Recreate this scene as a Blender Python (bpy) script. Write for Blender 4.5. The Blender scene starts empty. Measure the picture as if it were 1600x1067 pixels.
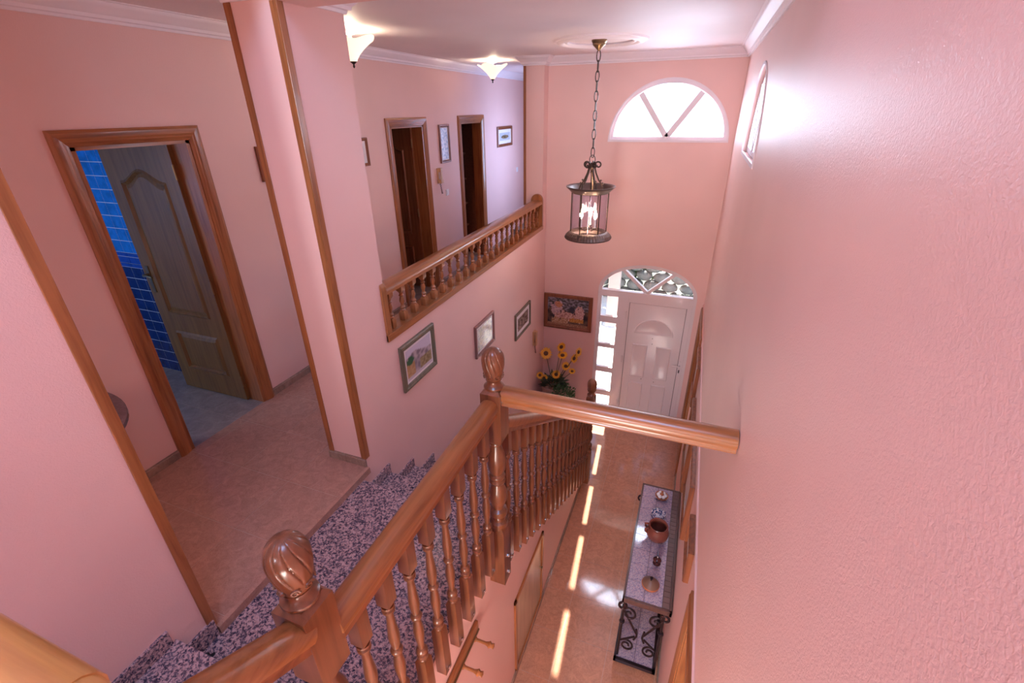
import bpy, bmesh, math, random
from mathutils import Vector, Matrix, noise
from mathutils.geometry import tessellate_polygon
random.seed(7)
PI = math.pi
SC = bpy.context.scene
COL = SC.collection

# ------------------------------------------------------------------ camera
cam_d = bpy.data.cameras.new('camera'); cam = bpy.data.objects.new('camera', cam_d); COL.objects.link(cam)
a_, b_, c_ = 0.369406, 0.4634543, -0.015047
fwd = Vector((-math.sin(a_)*math.cos(b_), math.cos(a_)*math.cos(b_), -math.sin(b_)))
rgt = Vector((math.cos(a_), math.sin(a_), 0)); upv = rgt.cross(fwd)
r2 = math.cos(c_)*rgt + math.sin(c_)*upv; u2 = -math.sin(c_)*rgt + math.cos(c_)*upv
M = Matrix(((r2.x, u2.x, -fwd.x, 0), (r2.y, u2.y, -fwd.y, 0), (r2.z, u2.z, -fwd.z, 4.3), (0, 0, 0, 1)))
cam.matrix_world = M
cam_d.sensor_width = 36; cam_d.lens = 36*725.02/1600; cam_d.clip_start = .02; cam_d.clip_end = 200
cam_d.dof.use_dof = True; cam_d.dof.focus_distance = 3.6; cam_d.dof.aperture_fstop = 13.0
SC.camera = cam

# ------------------------------------------------------------------ world, sun, lights, exposure
SC.view_settings.view_transform = 'Standard'; SC.view_settings.look = 'None'
SC.view_settings.gamma = 1; SC.view_settings.use_curve_mapping = False
SC.view_settings.exposure = 0.62
cy = SC.cycles
cy.max_bounces = 10; cy.diffuse_bounces = 6; cy.glossy_bounces = 4; cy.transmission_bounces = 6; cy.transparent_max_bounces = 12
cy.sample_clamp_indirect = 6; cy.caustics_reflective = False; cy.caustics_refractive = False
W = bpy.data.worlds.new('World'); SC.world = W; W.use_nodes = True
wn = W.node_tree.nodes; wl = W.node_tree.links
bg = wn['Background']; tc = wn.new('ShaderNodeTexCoord'); sx = wn.new('ShaderNodeSeparateXYZ'); cr = wn.new('ShaderNodeValToRGB')
wl.new(tc.outputs['Generated'], sx.inputs[0]); wl.new(sx.outputs['Z'], cr.inputs[0]); wl.new(cr.outputs[0], bg.inputs[0])
cr.color_ramp.elements[0].position = 0.0; cr.color_ramp.elements[0].color = (.74, .85, 1, 1)
cr.color_ramp.elements[1].position = .8; cr.color_ramp.elements[1].color = (.45, .65, 1, 1)
bg.inputs[1].default_value = 1.6

def light(name, kind, loc, power, color, rot=(0, 0, 0), size=None, size_y=None, r=None, target=None):
    d = bpy.data.lights.new(name, kind); o = bpy.data.objects.new(name, d); COL.objects.link(o)
    d.energy = power; d.color = color; o.location = loc; o.rotation_euler = rot
    if kind == 'AREA':
        d.shape = 'RECTANGLE'; d.size = size; d.size_y = size_y or size
    if kind == 'POINT' and r: d.shadow_soft_size = r
    if target is not None:
        o.rotation_euler = (Vector(target)-Vector(loc)).to_track_quat('-Z', 'Y').to_euler()
    return o
YF_, XW_ = 6.12, -1.85
sun = light('sun', 'SUN', (0, 20, 20), 26.0, (1, .95, .86)); sun.data.angle = .009
sun.rotation_euler = Vector((.076, -1, -.4875)).to_track_quat('-Z', 'Y').to_euler()
# added unseen fill lamps: shaft, back, landing, ground hall; then bathroom window daylight
light('shaft_fill_light', 'AREA', (-.3, -.4, 7.2), 88, (.27, .55, 1), size=1.2, size_y=2.4, target=(-1.3, 1.6, 3))  # added fill for the near walls; the shaft ceiling has no opening
# sky light entering the two fan windows and the hall window beyond the gallery
light('fan_window_skylight', 'AREA', (-.417, YF_+.215, 4.26), 38, (.70, .82, 1), size=1.36, size_y=.70, target=(-.417, 3, 2.4))
light('side_window_skylight', 'AREA', (.585, 4.06, 4.25), 22, (.70, .82, 1), size=1.18, size_y=.66, target=(-2, 4.06, 2.6))
light('hall_window_skylight', 'AREA', (XW_-.02, 7.75, 3.62), 36, (.74, .82, 1), size=.55, size_y=1.1, target=(-3.2, 7.75, 3.5))
light('back_fill_light', 'AREA', (-1.28, -6.0, 4.2), 195, (.80, .88, 1), size=.8, size_y=1.9, target=(-.6, 3, 3.6))  # added fill towards far wall, door and ground floor; back wall is solid
light('landing_fill_light', 'AREA', (-2.5, -.9, 3.6), 7, (1, .70, .56), size=1.0, size_y=1.4, target=(-2.7, 2.5, 3.2))  # added warm fill for the dim landing; no window in its end wall
light('bathroom_daylight', 'AREA', (-4.6, .4, 3.6), 11, (.6, .76, 1), size=.7, size_y=.9, target=(-4.2, 2.4, 3.0))
light('ground_hall_fill_light', 'AREA', (-.25, -1.0, 1.95), 38, (1, .9, .82), size=.6, size_y=1.2, target=(-.25, 2.2, .6))  # added fill to brighten the ground floor, no fitting there

# ------------------------------------------------------------------ materials
def mat(name, color=(.8, .8, .8), rough=.5, metal=0, spec=.5, **k):
    m = bpy.data.materials.new(name); m.use_nodes = True
    p = m.node_tree.nodes['Principled BSDF']
    p.inputs['Base Color'].default_value = (*color, 1); p.inputs['Roughness'].default_value = rough
    p.inputs['Metallic'].default_value = metal; p.inputs['Specular IOR Level'].default_value = spec
    if k.get('coat'): p.inputs['Coat Weight'].default_value = k['coat']; p.inputs['Coat Roughness'].default_value = k.get('coat_r', .08)
    if k.get('emit'): p.inputs['Emission Color'].default_value = (*k['emit'], 1); p.inputs['Emission Strength'].default_value = k.get('estr', 1)
    return m
def nd(m, t, **kw):
    n = m.node_tree.nodes.new(t)
    for a, b in kw.items(): setattr(n, a, b)
    return n
def lk(m, a, b): m.node_tree.links.new(a, b)
def P(m): return m.node_tree.nodes['Principled BSDF']
def coords(m, scale=(1, 1, 1), kind='Object'):
    t = nd(m, 'ShaderNodeTexCoord'); mp = nd(m, 'ShaderNodeMapping'); mp.inputs['Scale'].default_value = scale
    lk(m, t.outputs[kind], mp.inputs[0]); return mp.outputs[0]
def noise_n(m, co, scale, detail=4, rough=.6, dist=0):
    n = nd(m, 'ShaderNodeTexNoise'); n.inputs['Scale'].default_value = scale; n.inputs['Detail'].default_value = detail
    n.inputs['Roughness'].default_value = rough; n.inputs['Distortion'].default_value = dist; lk(m, co, n.inputs['Vector']); return n
def ramp(m, fac, stops):
    r = nd(m, 'ShaderNodeValToRGB'); e = r.color_ramp.elements
    while len(e) < len(stops): e.new(.5)
    for i, (p, c) in enumerate(stops): e[i].position = p; e[i].color = (*c, 1)
    lk(m, fac, r.inputs[0]); return r
def bump(m, h, strength=.3, dist=.01):
    b = nd(m, 'ShaderNodeBump'); b.inputs['Strength'].default_value = strength; b.inputs['Distance'].default_value = dist
    lk(m, h, b.inputs['Height']); lk(m, b.outputs[0], P(m).inputs['Normal']); return b

def plaster(name, color, rough=.42, s=150, st=.5, spec=.5):
    m = mat(name, color, rough, spec=spec); co = coords(m)
    n = noise_n(m, co, s, 3, .55, .6); bump(m, n.outputs[0], st, .003)
    n2 = noise_n(m, co, 1.3, 2); r = ramp(m, n2.outputs[0], [(.3, tuple(c*.965 for c in color)), (.7, tuple(min(1, c*1.03) for c in color))])
    lk(m, r.outputs[0], P(m).inputs['Base Color']); return m
PINK = (.80, .54, .495)
m_wall = plaster('pink_plaster', PINK)
m_wall_smooth = plaster('pink_plaster_smooth', PINK, rough=.55, st=.22)
m_ceiling = plaster('ceiling_plaster', (.80, .72, .74), rough=.6, s=110, st=.4)
m_white = mat('white_moulding', (.84, .78, .82), .5)
def wood(name, axis, c1, c2, rough=.28, coat=.35, sc=1.0):
    m = mat(name, c1, rough, coat=coat, coat_r=.12)
    s = [38*sc]*3; s['xyz'.index(axis)] = 2.2*sc
    co = coords(m, tuple(s)); n = noise_n(m, co, 1.0, 5, .6, .35)
    r = ramp(m, n.outputs[0], [(.3, c2), (.52, c1), (.75, tuple(min(1, c*1.25) for c in c1))])
    lk(m, r.outputs[0], P(m).inputs['Base Color']); bump(m, n.outputs[0], .06, .002); return m
WC1, WC2 = (.34, .125, .040), (.22, .074, .022)
W_ = {a: wood('oak_varnish_'+a, a, WC1, WC2) for a in 'xyz'}
m_turned_shaded = wood('turned_oak_shaded', 'z', (.19, .066, .028), (.11, .036, .015))  # same oak darkened: shade of the backlit turned parts put into the colour
F_ = {a: wood('door_casing_oak_'+a, a, (.34, .125, .042), (.20, .062, .018), .33, .3) for a in 'xyz'}
D_ = {a: wood('dark_door_oak_'+a, a, (.21, .10, .030), (.15, .066, .018), .4, .2) for a in 'xyz'}
D2_ = {a: wood('brown_door_oak_'+a, a, (.24, .085, .035), (.15, .05, .02), .35, .3) for a in 'xyz'}
m_frame_red = wood('reddish_frame_wood', 'z', (.23, .075, .03), (.13, .04, .02), .35, .3)
m_frame_green = wood('green_brown_frame', 'z', (.15, .13, .085), (.09, .075, .05), .4, .2)
m_frame_brown = wood('rosewood_frame', 'z', (.26, .12, .10), (.15, .06, .05), .4, .2)
m_cup = wood('pale_cupboard_wood', 'z', (.46, .34, .22), (.36, .25, .15), .3, .3)

def granite():
    m = mat('pink_granite', (.4, .3, .3), .22, coat=.2); co = coords(m)
    v = nd(m, 'ShaderNodeTexVoronoi'); v.inputs['Scale'].default_value = 95; lk(m, co, v.inputs['Vector'])
    n = noise_n(m, co, 68, 5, .7, .5); 
    r = ramp(m, n.outputs[0], [(.44, (.018, .02, .045)), (.48, (.10, .09, .16)), (.52, (.52, .33, .32)), (.68, (.64, .48, .48))])
    r2_ = ramp(m, v.outputs['Color'], [(.2, (.03, .03, .05)), (.5, (.34, .22, .23)), (.9, (.42, .36, .40))])
    mx = nd(m, 'ShaderNodeMixRGB'); mx.inputs[0].default_value = .25; lk(m, r.outputs[0], mx.inputs[1]); lk(m, r2_.outputs[0], mx.inputs[2])
    lk(m, mx.outputs[0], P(m).inputs['Base Color']); return m
m_granite = granite()
def marble(name, c, rough, sc=6, k=.7, tint=1.35):
    m = mat(name, c, rough); co = coords(m, kind='Object')
    g = nd(m, 'ShaderNodeNewGeometry'); 
    n = noise_n(m, g.outputs['Position'], sc, 8, .7, 1.2); n2 = noise_n(m, g.outputs['Position'], sc*5, 4, .6, 2)
    r = ramp(m, n.outputs[0], [(.3, tuple(x*k for x in c)), (.5, c), (.7, tuple(min(1, x*tint) for x in c))])
    mx = nd(m, 'ShaderNodeMixRGB'); mx.blend_type = 'MULTIPLY'; mx.inputs[0].default_value = .5
    r3 = ramp(m, n2.outputs[0], [(.35, (.72, .66, .62)), (.6, (1, 1, 1))])
    lk(m, r.outputs[0], mx.inputs[1]); lk(m, r3.outputs[0], mx.inputs[2]); lk(m, mx.outputs[0], P(m).inputs['Base Color'])
    b = noise_n(m, g.outputs['Position'], 9, 2); bump(m, b.outputs[0], .08, .004)
    return m
m_tile_up = marble('beige_marble_tile', (.44, .245, .185), .26, 15, .82, 1.2)
m_tile_low = marble('polished_brown_tile', (.58, .28, .17), .09, 15, .8, 1.2)
P(m_tile_low).inputs['Coat Weight'].default_value = .6; P(m_tile_low).inputs['Coat Roughness'].default_value = .05
m_grout = mat('pale_grout', (.5, .36, .28), .6)
m_skirt = marble('beige_marble_skirting', (.34, .24, .19), .25)
m_bath_floor = marble('bathroom_floor_tile', (.30, .24, .22), .3)
def bluetile(name, c):
    m = mat(name, c, .15, coat=.3); g = nd(m, 'ShaderNodeNewGeometry'); n = noise_n(m, g.outputs['Position'], 14, 3)
    r = ramp(m, n.outputs[0], [(.35, tuple(x*.8 for x in c)), (.65, tuple(min(1, x*1.15) for x in c))]); lk(m, r.outputs[0], P(m).inputs['Base Color']); return m
m_blue = bluetile('bright_blue_glaze', (.02, .22, .68)); m_navy = bluetile('navy_glaze', (.012, .03, .14)); m_border = bluetile('royal_blue_border', (.02, .08, .42))
m_bgrout = mat('white_grout', (.55, .62, .75), .6)
m_upvc = mat('white_gloss_frame', (.80, .74, .76), .14, coat=.4)
m_matt = mat('white_satin_frame', (.80, .74, .78), .7, spec=.2)
m_seal = mat('dark_seal', (.05, .04, .05), .5)
def glass(name, tint=(1, 1, 1), amt=.10):
    m = bpy.data.materials.new(name); m.use_nodes = True; t = m.node_tree; t.nodes.remove(t.nodes['Principled BSDF'])
    tr = nd(m, 'ShaderNodeBsdfTransparent'); tr.inputs[0].default_value = (*tint, 1); gl = nd(m, 'ShaderNodeBsdfGlossy'); gl.inputs['Roughness'].default_value = .02
    lw = nd(m, 'ShaderNodeLayerWeight'); pw = nd(m, 'ShaderNodeMath', operation='POWER'); pw.inputs[1].default_value = 4; lk(m, lw.outputs['Facing'], pw.inputs[0])
    fr = nd(m, 'ShaderNodeMath', operation='MULTIPLY_ADD'); fr.inputs[1].default_value = .55; fr.inputs[2].default_value = .04; lk(m, pw.outputs[0], fr.inputs[0]); mx = nd(m, 'ShaderNodeMixShader')
    lk(m, fr.outputs[0], mx.inputs[0]); lk(m, tr.outputs[0], mx.inputs[1]); lk(m, gl.outputs[0], mx.inputs[2])
    lk(m, mx.outputs[0], t.nodes['Material Output'].inputs[0]); return m
m_glass = glass('clear_glass', (.97, .98, 1)); m_lglass = glass('lantern_glass', (.95, .95, 1))
m_bronze = mat('aged_bronze', (.07, .045, .035), .4, metal=.7); m_brass = mat('old_brass', (.32, .23, .13), .35, metal=.9); m_rim = mat('dark_embossed_bronze', (.14, .10, .085), .42, metal=.7)
m_iron = mat('black_wrought_iron', (.045, .03, .035), .28, metal=.6); m_chrome = mat('chrome', (.6, .6, .6), .15, metal=1)
m_candle = mat('candle_sleeve', (.75, .72, .70), .4)
m_bulb = mat('lit_bulb', (1, .9, .8), .4, emit=(1, .86, .66), estr=14)
m_bowl = mat('lit_alabaster_glass', (1, .93, .82), .4, emit=(1, .84, .62), estr=.72)
m_plastic = mat('white_plastic', (.78, .76, .78), .35); m_beige = mat('beige_handset_plastic', (.62, .38, .20), .35)
m_paper = mat('white_mount', (.78, .74, .76), .6); m_pglass = None
m_terra = mat('terracotta', (.20, .055, .038), .3); m_terra_o = mat('orange_terracotta', (.48, .14, .05), .35); m_whiteg = mat('white_glaze', (.82, .80, .78), .2)
m_dark = mat('dark_recess', (.05, .03, .02), .8)
m_black = mat('matt_black_rubber', (.006, .010, .018), .5)
m_closet = wood('closet_board', 'y', (.10, .035, .02), (.06, .02, .012), .5, .1)
m_shelf_edge = wood('closet_shelf_board', 'y', (.17, .07, .04), (.11, .04, .025), .5, .1)
m_petal = mat('sunflower_petal', (.80, .38, .02), .5); m_disc = mat('sunflower_disc', (.10, .035, .01), .8)
m_leaf = mat('dark_green_leaf', (.035, .055, .03), .5); m_ivy = mat('ivy_leaf', (.06, .13, .045), .45); m_stem = mat('green_stem', (.05, .09, .03), .6)
m_terrace = mat('pale_terrace_tile', (.70, .68, .64), .5); m_stone = marble('garden_stone', (.19, .20, .18), .8, 3); m_bush = mat('bush_leaf', (.06, .13, .055), .6)
m_outwall = mat('outdoor_render', (.30, .27, .27), .8)
def weave():
    m = mat('wicker_pot', (.42, .24, .16), .6); co = coords(m)
    w = nd(m, 'ShaderNodeTexWave'); w.bands_direction = 'Z'; w.inputs['Scale'].default_value = 22; w.inputs['Distortion'].default_value = 2; lk(m, co, w.inputs['Vector'])
    r = ramp(m, w.outputs[0], [(.2, (.30, .16, .11)), (.7, (.50, .32, .24))]); lk(m, r.outputs[0], P(m).inputs['Base Color']); bump(m, w.outputs[0], .4, .01); return m
m_wicker = weave()
def pattern_tile():
    m = mat('lilac_pattern_tile', (.4, .36, .48), .07, coat=.5, coat_r=.03); g = nd(m, 'ShaderNodeTexCoord')
    v = nd(m, 'ShaderNodeTexVoronoi'); v.feature = 'DISTANCE_TO_EDGE'; v.inputs['Scale'].default_value = 42; lk(m, g.outputs['Object'], v.inputs['Vector'])
    n = noise_n(m, g.outputs['Object'], 60, 3, .6, 2)
    r = ramp(m, v.outputs['Distance'], [(.04, (.16, .15, .27)), (.12, (.50, .45, .54)), (.3, (.42, .30, .34))])
    r2_ = ramp(m, n.outputs[0], [(.4, (.26, .20, .34)), (.55, (.58, .50, .56))])
    mx = nd(m, 'ShaderNodeMixRGB'); mx.inputs[0].default_value = .5; lk(m, r.outputs[0], mx.inputs[1]); lk(m, r2_.outputs[0], mx.inputs[2])
    lk(m, mx.outputs[0], P(m).inputs['Base Color']); return m
m_ptile = pattern_tile()
def bluewhite():
    m = mat('blue_white_china', (.8, .8, .8), .12, coat=.4); g = nd(m, 'ShaderNodeTexCoord'); n = noise_n(m, g.outputs['Object'], 38, 2, .5, 1.5)
    r = ramp(m, n.outputs[0], [(.47, (.80, .82, .85)), (.51, (.03, .08, .25))]); lk(m, r.outputs[0], P(m).inputs['Base Color']); return m
m_china = bluewhite()
def painted(name):
    m = mat(name, (.5, .5, .5), .25, coat=.4, coat_r=.05); a = nd(m, 'ShaderNodeVertexColor'); a.layer_name = 'Col'; lk(m, a.outputs[0], P(m).inputs['Base Color']); return m
m_print = painted('picture_print')
m_htable = marble('violet_marble', (.17, .12, .14), .2, 12)

# ------------------------------------------------------------------ helpers
class MB:
    def __init__(s): s.v = []; s.f = []
    def add(s, v, f):
        n = len(s.v); s.v += [tuple(p) for p in v]; s.f += [tuple(i+n for i in q) for q in f]; return s
    def box(s, x0, x1, y0, y1, z0, z1):
        return s.add([(x0, y0, z0), (x1, y0, z0), (x1, y1, z0), (x0, y1, z0), (x0, y0, z1), (x1, y0, z1), (x1, y1, z1), (x0, y1, z1)],
                     [(0, 3, 2, 1), (4, 5, 6, 7), (0, 1, 5, 4), (1, 2, 6, 5), (2, 3, 7, 6), (3, 0, 4, 7)])
    def cbox(s, cx, cy_, cz, sx_, sy, sz): return s.box(cx-sx_/2, cx+sx_/2, cy_-sy/2, cy_+sy/2, cz-sz/2, cz+sz/2)
    def panel(s, outer, holes, axis, a, b):
        """flat slab with holes: outlines in the 2D plane across axis; a, b = the slab's two faces"""
        def p3(p, d):
            u, w = p
            return {'x': (d, u, w), 'y': (u, d, w), 'z': (u, w, d)}[axis]
        loops = [outer]+list(holes); flat = [p for l in loops for p in l]
        tris = tessellate_polygon([[Vector((p[0], p[1], 0)) for p in l] for l in loops])
        n = len(flat); v = [p3(p, a) for p in flat]+[p3(p, b) for p in flat]
        f = [tuple(t) for t in tris]+[tuple(i+n for i in reversed(t)) for t in tris]; o = 0
        for l in loops:
            k = len(l)
            for i in range(k): j = (i+1) % k; f.append((o+i, o+j, o+j+n, o+i+n))
            o += k
        return s.add(v, f)
    def lathe(s, prof, c=(0, 0, 0), seg=24, axis='z', cap=True, loop=False):
        v = []; f = []; k = len(prof)
        for i in range(seg):
            t = 2*PI*i/seg
            for r, h in prof:
                p = (r*math.cos(t), r*math.sin(t), h)
                if axis == 'x': p = (p[2], p[0], p[1])
                if axis == 'y': p = (p[0], p[2], p[1])
                v.append((p[0]+c[0], p[1]+c[1], p[2]+c[2]))
        for i in range(seg):
            j = (i+1) % seg
            for q in range(k-1): f.append((i*k+q, j*k+q, j*k+q+1, i*k+q+1))
        if loop:
            for i in range(seg): j = (i+1) % seg; f.append((i*k+k-1, j*k+k-1, j*k, i*k))
        for q, rev in ((0, 1), (k-1, 0)):
            if cap and not loop and prof[q][0] > 1e-5:
                ring = [i*k+q for i in range(seg)]; f.append(tuple(reversed(ring)) if rev else tuple(ring))
        return s.add(v, f)
    def tube(s, pts, r, seg=8, closed=False):
        pts = [Vector(p) for p in pts]; n = len(pts); v = []; f = []
        rr = r if isinstance(r, (list, tuple)) else [r]*n
        up = Vector((0, 0, 1)); prev = None
        for i, p in enumerate(pts):
            if closed: t = pts[(i+1) % n]-pts[i-1]
            else: t = pts[min(i+1, n-1)]-pts[max(i-1, 0)]
            t.normalize()
            if prev is None:
                a = t.cross(up)
                if a.length < .05: a = t.cross(Vector((1, 0, 0)))
            else: a = prev-t*prev.dot(t)
            a.normalize(); prev = a; b = t.cross(a)
            for k in range(seg):
                an = 2*PI*k/seg; q = p+rr[i]*(a*math.cos(an)+b*math.sin(an)); v.append(tuple(q))
        m = n if closed else n-1
        for i in range(m):
            j = (i+1) % n
            for k in range(seg): l = (k+1) % seg; f.append((i*seg+k, i*seg+l, j*seg+l, j*seg+k))
        if not closed: f.append(tuple(reversed(range(seg)))); f.append(tuple((n-1)*seg+k for k in range(seg)))
        return s.add(v, f)
    def sweep(s, path, prof, closed=False):
        """mitred sweep in plan: path of (x,y); prof of (out, z), out = to the left of travel"""
        n = len(path); P2 = [Vector((p[0], p[1])) for p in path]; v = []; f = []; k = len(prof)
        for i in range(n):
            d0 = (P2[i]-P2[i-1]).normalized() if (i > 0 or closed) else None
            d1 = (P2[(i+1) % n]-P2[i]).normalized() if (i < n-1 or closed) else None
            d0 = d0 or d1; d1 = d1 or d0
            n0 = Vector((-d0.y, d0.x)); n1 = Vector((-d1.y, d1.x)); m = (n0+n1); m = m/(1+n0.dot(n1))
            for o, z in prof: q = P2[i]+m*o; v.append((q.x, q.y, z))
        for i in range(n if closed else n-1):
            j = (i+1) % n
            for q in range(k): w = (q+1) % k; f.append((i*k+q, i*k+w, j*k+w, j*k+q))
        if not closed: f.append(tuple(range(k))); f.append(tuple((n-1)*k+q for q in reversed(range(k))))
        return s.add(v, f)
    def extr(s, prof, p0, p1, side=Vector((1, 0, 0))):
        """profile (a along side, b up-ish) extruded from p0 to p1"""
        p0 = Vector(p0); p1 = Vector(p1); t = (p1-p0).normalized(); side = Vector(side); u = side.cross(t); 
        if u.z < 0: u = -u
        v = [tuple(p+side*a+u*b) for p in (p0, p1) for a, b in prof]; k = len(prof)
        f = [(i, (i+1) % k, (i+1) % k+k, i+k) for i in range(k)]+[tuple(reversed(range(k))), tuple(range(k, 2*k))]
        return s.add(v, f)
    def build(s, name, m, parent=None, smooth=False, bevel=0, local=False, kind=None, rot=None):
        me = bpy.data.meshes.new(name)
        off = Vector((0, 0, 0))
        if parent is not None and not local:
            q = parent
            while q is not None: off += q.location; q = q.parent
        me.from_pydata([(p[0]-off.x, p[1]-off.y, p[2]-off.z) for p in s.v], [], s.f)
        bm = bmesh.new(); bm.from_mesh(me); bmesh.ops.recalc_face_normals(bm, faces=bm.faces); bm.to_mesh(me); bm.free()
        if smooth:
            for p in me.polygons: p.use_smooth = True
            try: me.set_sharp_from_angle(angle=math.radians(38))
            except Exception: pass
        me.materials.append(m)
        o = bpy.data.objects.new(name, me); COL.objects.link(o)
        if parent is not None: o.parent = parent
        if bevel:
            b = o.modifiers.new('bevel', 'BEVEL'); b.width = bevel; b.segments = 2; b.limit_method = 'ANGLE'; b.angle_limit = math.radians(40)
        if kind: o['kind'] = kind
        return o
def B(*a): return MB().box(*a)
def thing(name, label, cat, loc, group=None, kind=None):
    o = bpy.data.objects.new(name, None); COL.objects.link(o); o.location = loc; o.empty_display_size = .1
    if kind: o['kind'] = kind
    else: o['label'] = label; o['category'] = cat
    if group: o['group'] = group
    return o
def tag(o, label, cat, group=None):
    o['label'] = label; o['category'] = cat
    if group: o['group'] = group
    return o
def struct(mb, name, m, parent=None, **k):
    o = mb.build(name, m, parent, **k)
    if parent is None: o['kind'] = 'structure'
    return o
def setup(name, loc=(0, 0, 0)): return thing(name, None, None, loc, kind='structure')
def copy_tree(o, parent=None):
    c = o.copy(); COL.objects.link(c)
    if parent is not None: c.parent = parent
    for ch in list(o.children): copy_tree(ch, c)
    return c
def link_part(me, name, parent, loc=(0, 0, 0)):
    o = bpy.data.objects.new(name, me); COL.objects.link(o); o.parent = parent; o.location = loc; return o
def rect(a0, a1, b0, b1): return [(a0, b0), (a1, b0), (a1, b1), (a0, b1)]
def arch(c, hw, base, h, n=28, legs=None):
    """half ellipse above base, optional legs down to z=legs"""
    pts = [(c+hw*math.cos(PI*i/n), base+h*math.sin(PI*i/n)) for i in range(n+1)]
    if legs is not None: pts = [(c+hw, legs)]+pts+[(c-hw, legs)]
    return pts

# ------------------------------------------------------------------ key dimensions (metres, ground floor = 0, stair direction = y)
XL, XW, XR, XRL, YF = -3.18, -1.85, .315, .304, 6.12
ZU, ZLD, ZC = 2.10, 2.05, 4.85
XS = -.83           # face of the wall under the stairs
RISE, RUN, Y0, YU = .1864, .298, 1.885, .61

# ------------------------------------------------------------------ floors
def tile_floor(name, x0, x1, y0, y1, z, gx, gy, step, m, base_m, thick=.1, gap=.003, inset=None):
    root = setup(name, (0, 0, 0))
    B(x0, x1, y0, y1, z-thick, z-.0012).build('screed', base_m, root)
    ix0 = math.floor((x0-gx)/step); ix1 = math.ceil((x1-gx)/step); iy0 = math.floor((y0-gy)/step); iy1 = math.ceil((y1-gy)/step)
    cache = {}
    for i in range(ix0, ix1):
        for j in range(iy0, iy1):
            a0 = max(x0, gx+i*step+gap/2); a1 = min(x1, gx+(i+1)*step-gap/2); b0 = max(y0, gy+j*step+gap/2); b1 = min(y1, gy+(j+1)*step-gap/2)
            if a1-a0 < .01 or b1-b0 < .01: continue
            key = (round(a1-a0, 4), round(b1-b0, 4))
            if key not in cache:
                o = MB().cbox(0, 0, -.004, key[0], key[1], .008).build('tile', m, root, local=True); cache[key] = o.data
                o.location = ((a0+a1)/2, (b0+b1)/2, z)
            else: link_part(cache[key], 'tile', root, ((a0+a1)/2, (b0+b1)/2, z))
    return root
tile_floor('floor_ground', -1.85, .60, -6.2, 6.30, 0, -.137, 2.575, .415, m_tile_low, m_grout)
tile_floor('floor_upper', XL, XW-.003, -1.5, 10.5, ZU, -2.26, .83, .415, m_tile_up, m_grout, thick=.12)
tile_floor('floor_bathroom', -5.2, XL, 0, 2.52, ZU, -3.505, .83, .415, m_bath_floor, m_grout, thick=.12)
tile_floor('floor_bedroom', -5.2, XL, 2.6, 6.0, ZU, -3.505, .83, .415, m_bath_floor, m_grout, thick=.12)
struct(MB().add([(XW-.004, .78, ZU), (XW+.018, .78, ZU-.004), (XW+.02, .78, ZU-.05), (XW-.004, .78, ZU-.05), (XW-.004, 1.965, ZU), (XW+.018, 1.965, ZU-.004), (XW+.02, 1.965, ZU-.05), (XW-.004, 1.965, ZU-.05)],
       [(0, 3, 2, 1), (4, 5, 6, 7), (0, 1, 5, 4), (1, 2, 6, 5), (2, 3, 7, 6), (3, 0, 4, 7)]), 'trim_1', m_tile_up)

# ------------------------------------------------------------------ walls
T = .12
wl_holes = [rect(1.665, 2.36, ZU, 4.16), rect(4.665, 5.35, ZU, 4.16), rect(6.355, 7.06, ZU, 4.16)]
def notch(outer_y0, outer_y1, z0, z1, holes):
    """rectangle outline with door openings cut up from its base"""
    pts = [(outer_y0, z0)]
    for h in holes:
        a, b, t = h[0][0], h[1][0], h[2][1]; pts += [(a, z0), (a, t), (b, t), (b, z0)]
    return pts+[(outer_y1, z0), (outer_y1, z1), (outer_y0, z1)]
struct(MB().panel(notch(-1.5, 10.5, ZU, ZC, wl_holes), [], 'x', XL-T, XL), 'wall_left', m_wall_smooth)
struct(B(XW-.14, XW, -6.2, .78, 0, 7.4), 'wall_stair_near', m_wall)
struct(B(XW-.30, XW, 1.965, 2.42, 0, ZC), 'wall_stair_pier', m_wall_smooth)
struct(MB().box(XW-.16, XW, 2.42, YF, 0, ZU+.77).box(XW-.14, XW, .78, 1.965, 0, ZU-.05), 'wall_gallery', m_wall_smooth)
struct(B(XW-.25, XW, 5.95, YF+.2, ZU+.77, ZC), 'wall_gallery_pier', m_wall_smooth)
DC = -.424  # centre of front door arch
struct(MB().panel([(-1.85, 0), (DC-.648, 0)]+list(reversed(arch(DC, .648, 2.04, .41)))+[(DC+.648, 0), (.62, 0), (.62, 7.4), (-1.85, 7.4)],
       [arch(-.417, .654, 3.955, .625)], 'y', YF, YF+.20), 'wall_front', m_wall_smooth)
SW = (4.06, .57, 3.96, .60)   # side fan window
struct(MB().panel(rect(-6.2, YF, 2.0, 7.4), [arch(SW[0], SW[1], SW[2], SW[3])], 'x', XR, XR+.26), 'wall_right_upper', m_wall)
rl_holes = [rect(.95, 1.76, 0, 1.93), rect(5.12, 5.93, 0, 1.93)]
struct(MB().panel(notch(-6.2, YF, 0, 2.0, rl_holes), [], 'x', XRL, XR+.26), 'wall_right_lower', m_wall_smooth)
struct(B(XL, .62, -6.32, -6.2, 0, 7.4), 'wall_back', m_wall)
struct(B(XL-T, XW-.14, -1.62, -1.5, ZU, ZC), 'wall_landing_end', m_wall_smooth)
struct(B(XL-T, XW, 10.5, 10.62, ZU, ZC), 'wall_hall_end', m_wall_smooth)
struct(B(XW-.07, XW-.06, 7.4, 8.1, ZU+.85, 4.3), 'window_3', glass('dimming_glass', (.62, .68, .80)))  # unseen pane, tint added to dim the sky light on the hall floor
struct(MB().panel(rect(YF+.2, 10.5, ZU, ZC), [rect(7.45, 8.05, ZU+.9, 4.25)], 'x', XW-.12, XW), 'wall_hall_east', m_wall_smooth)
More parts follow.
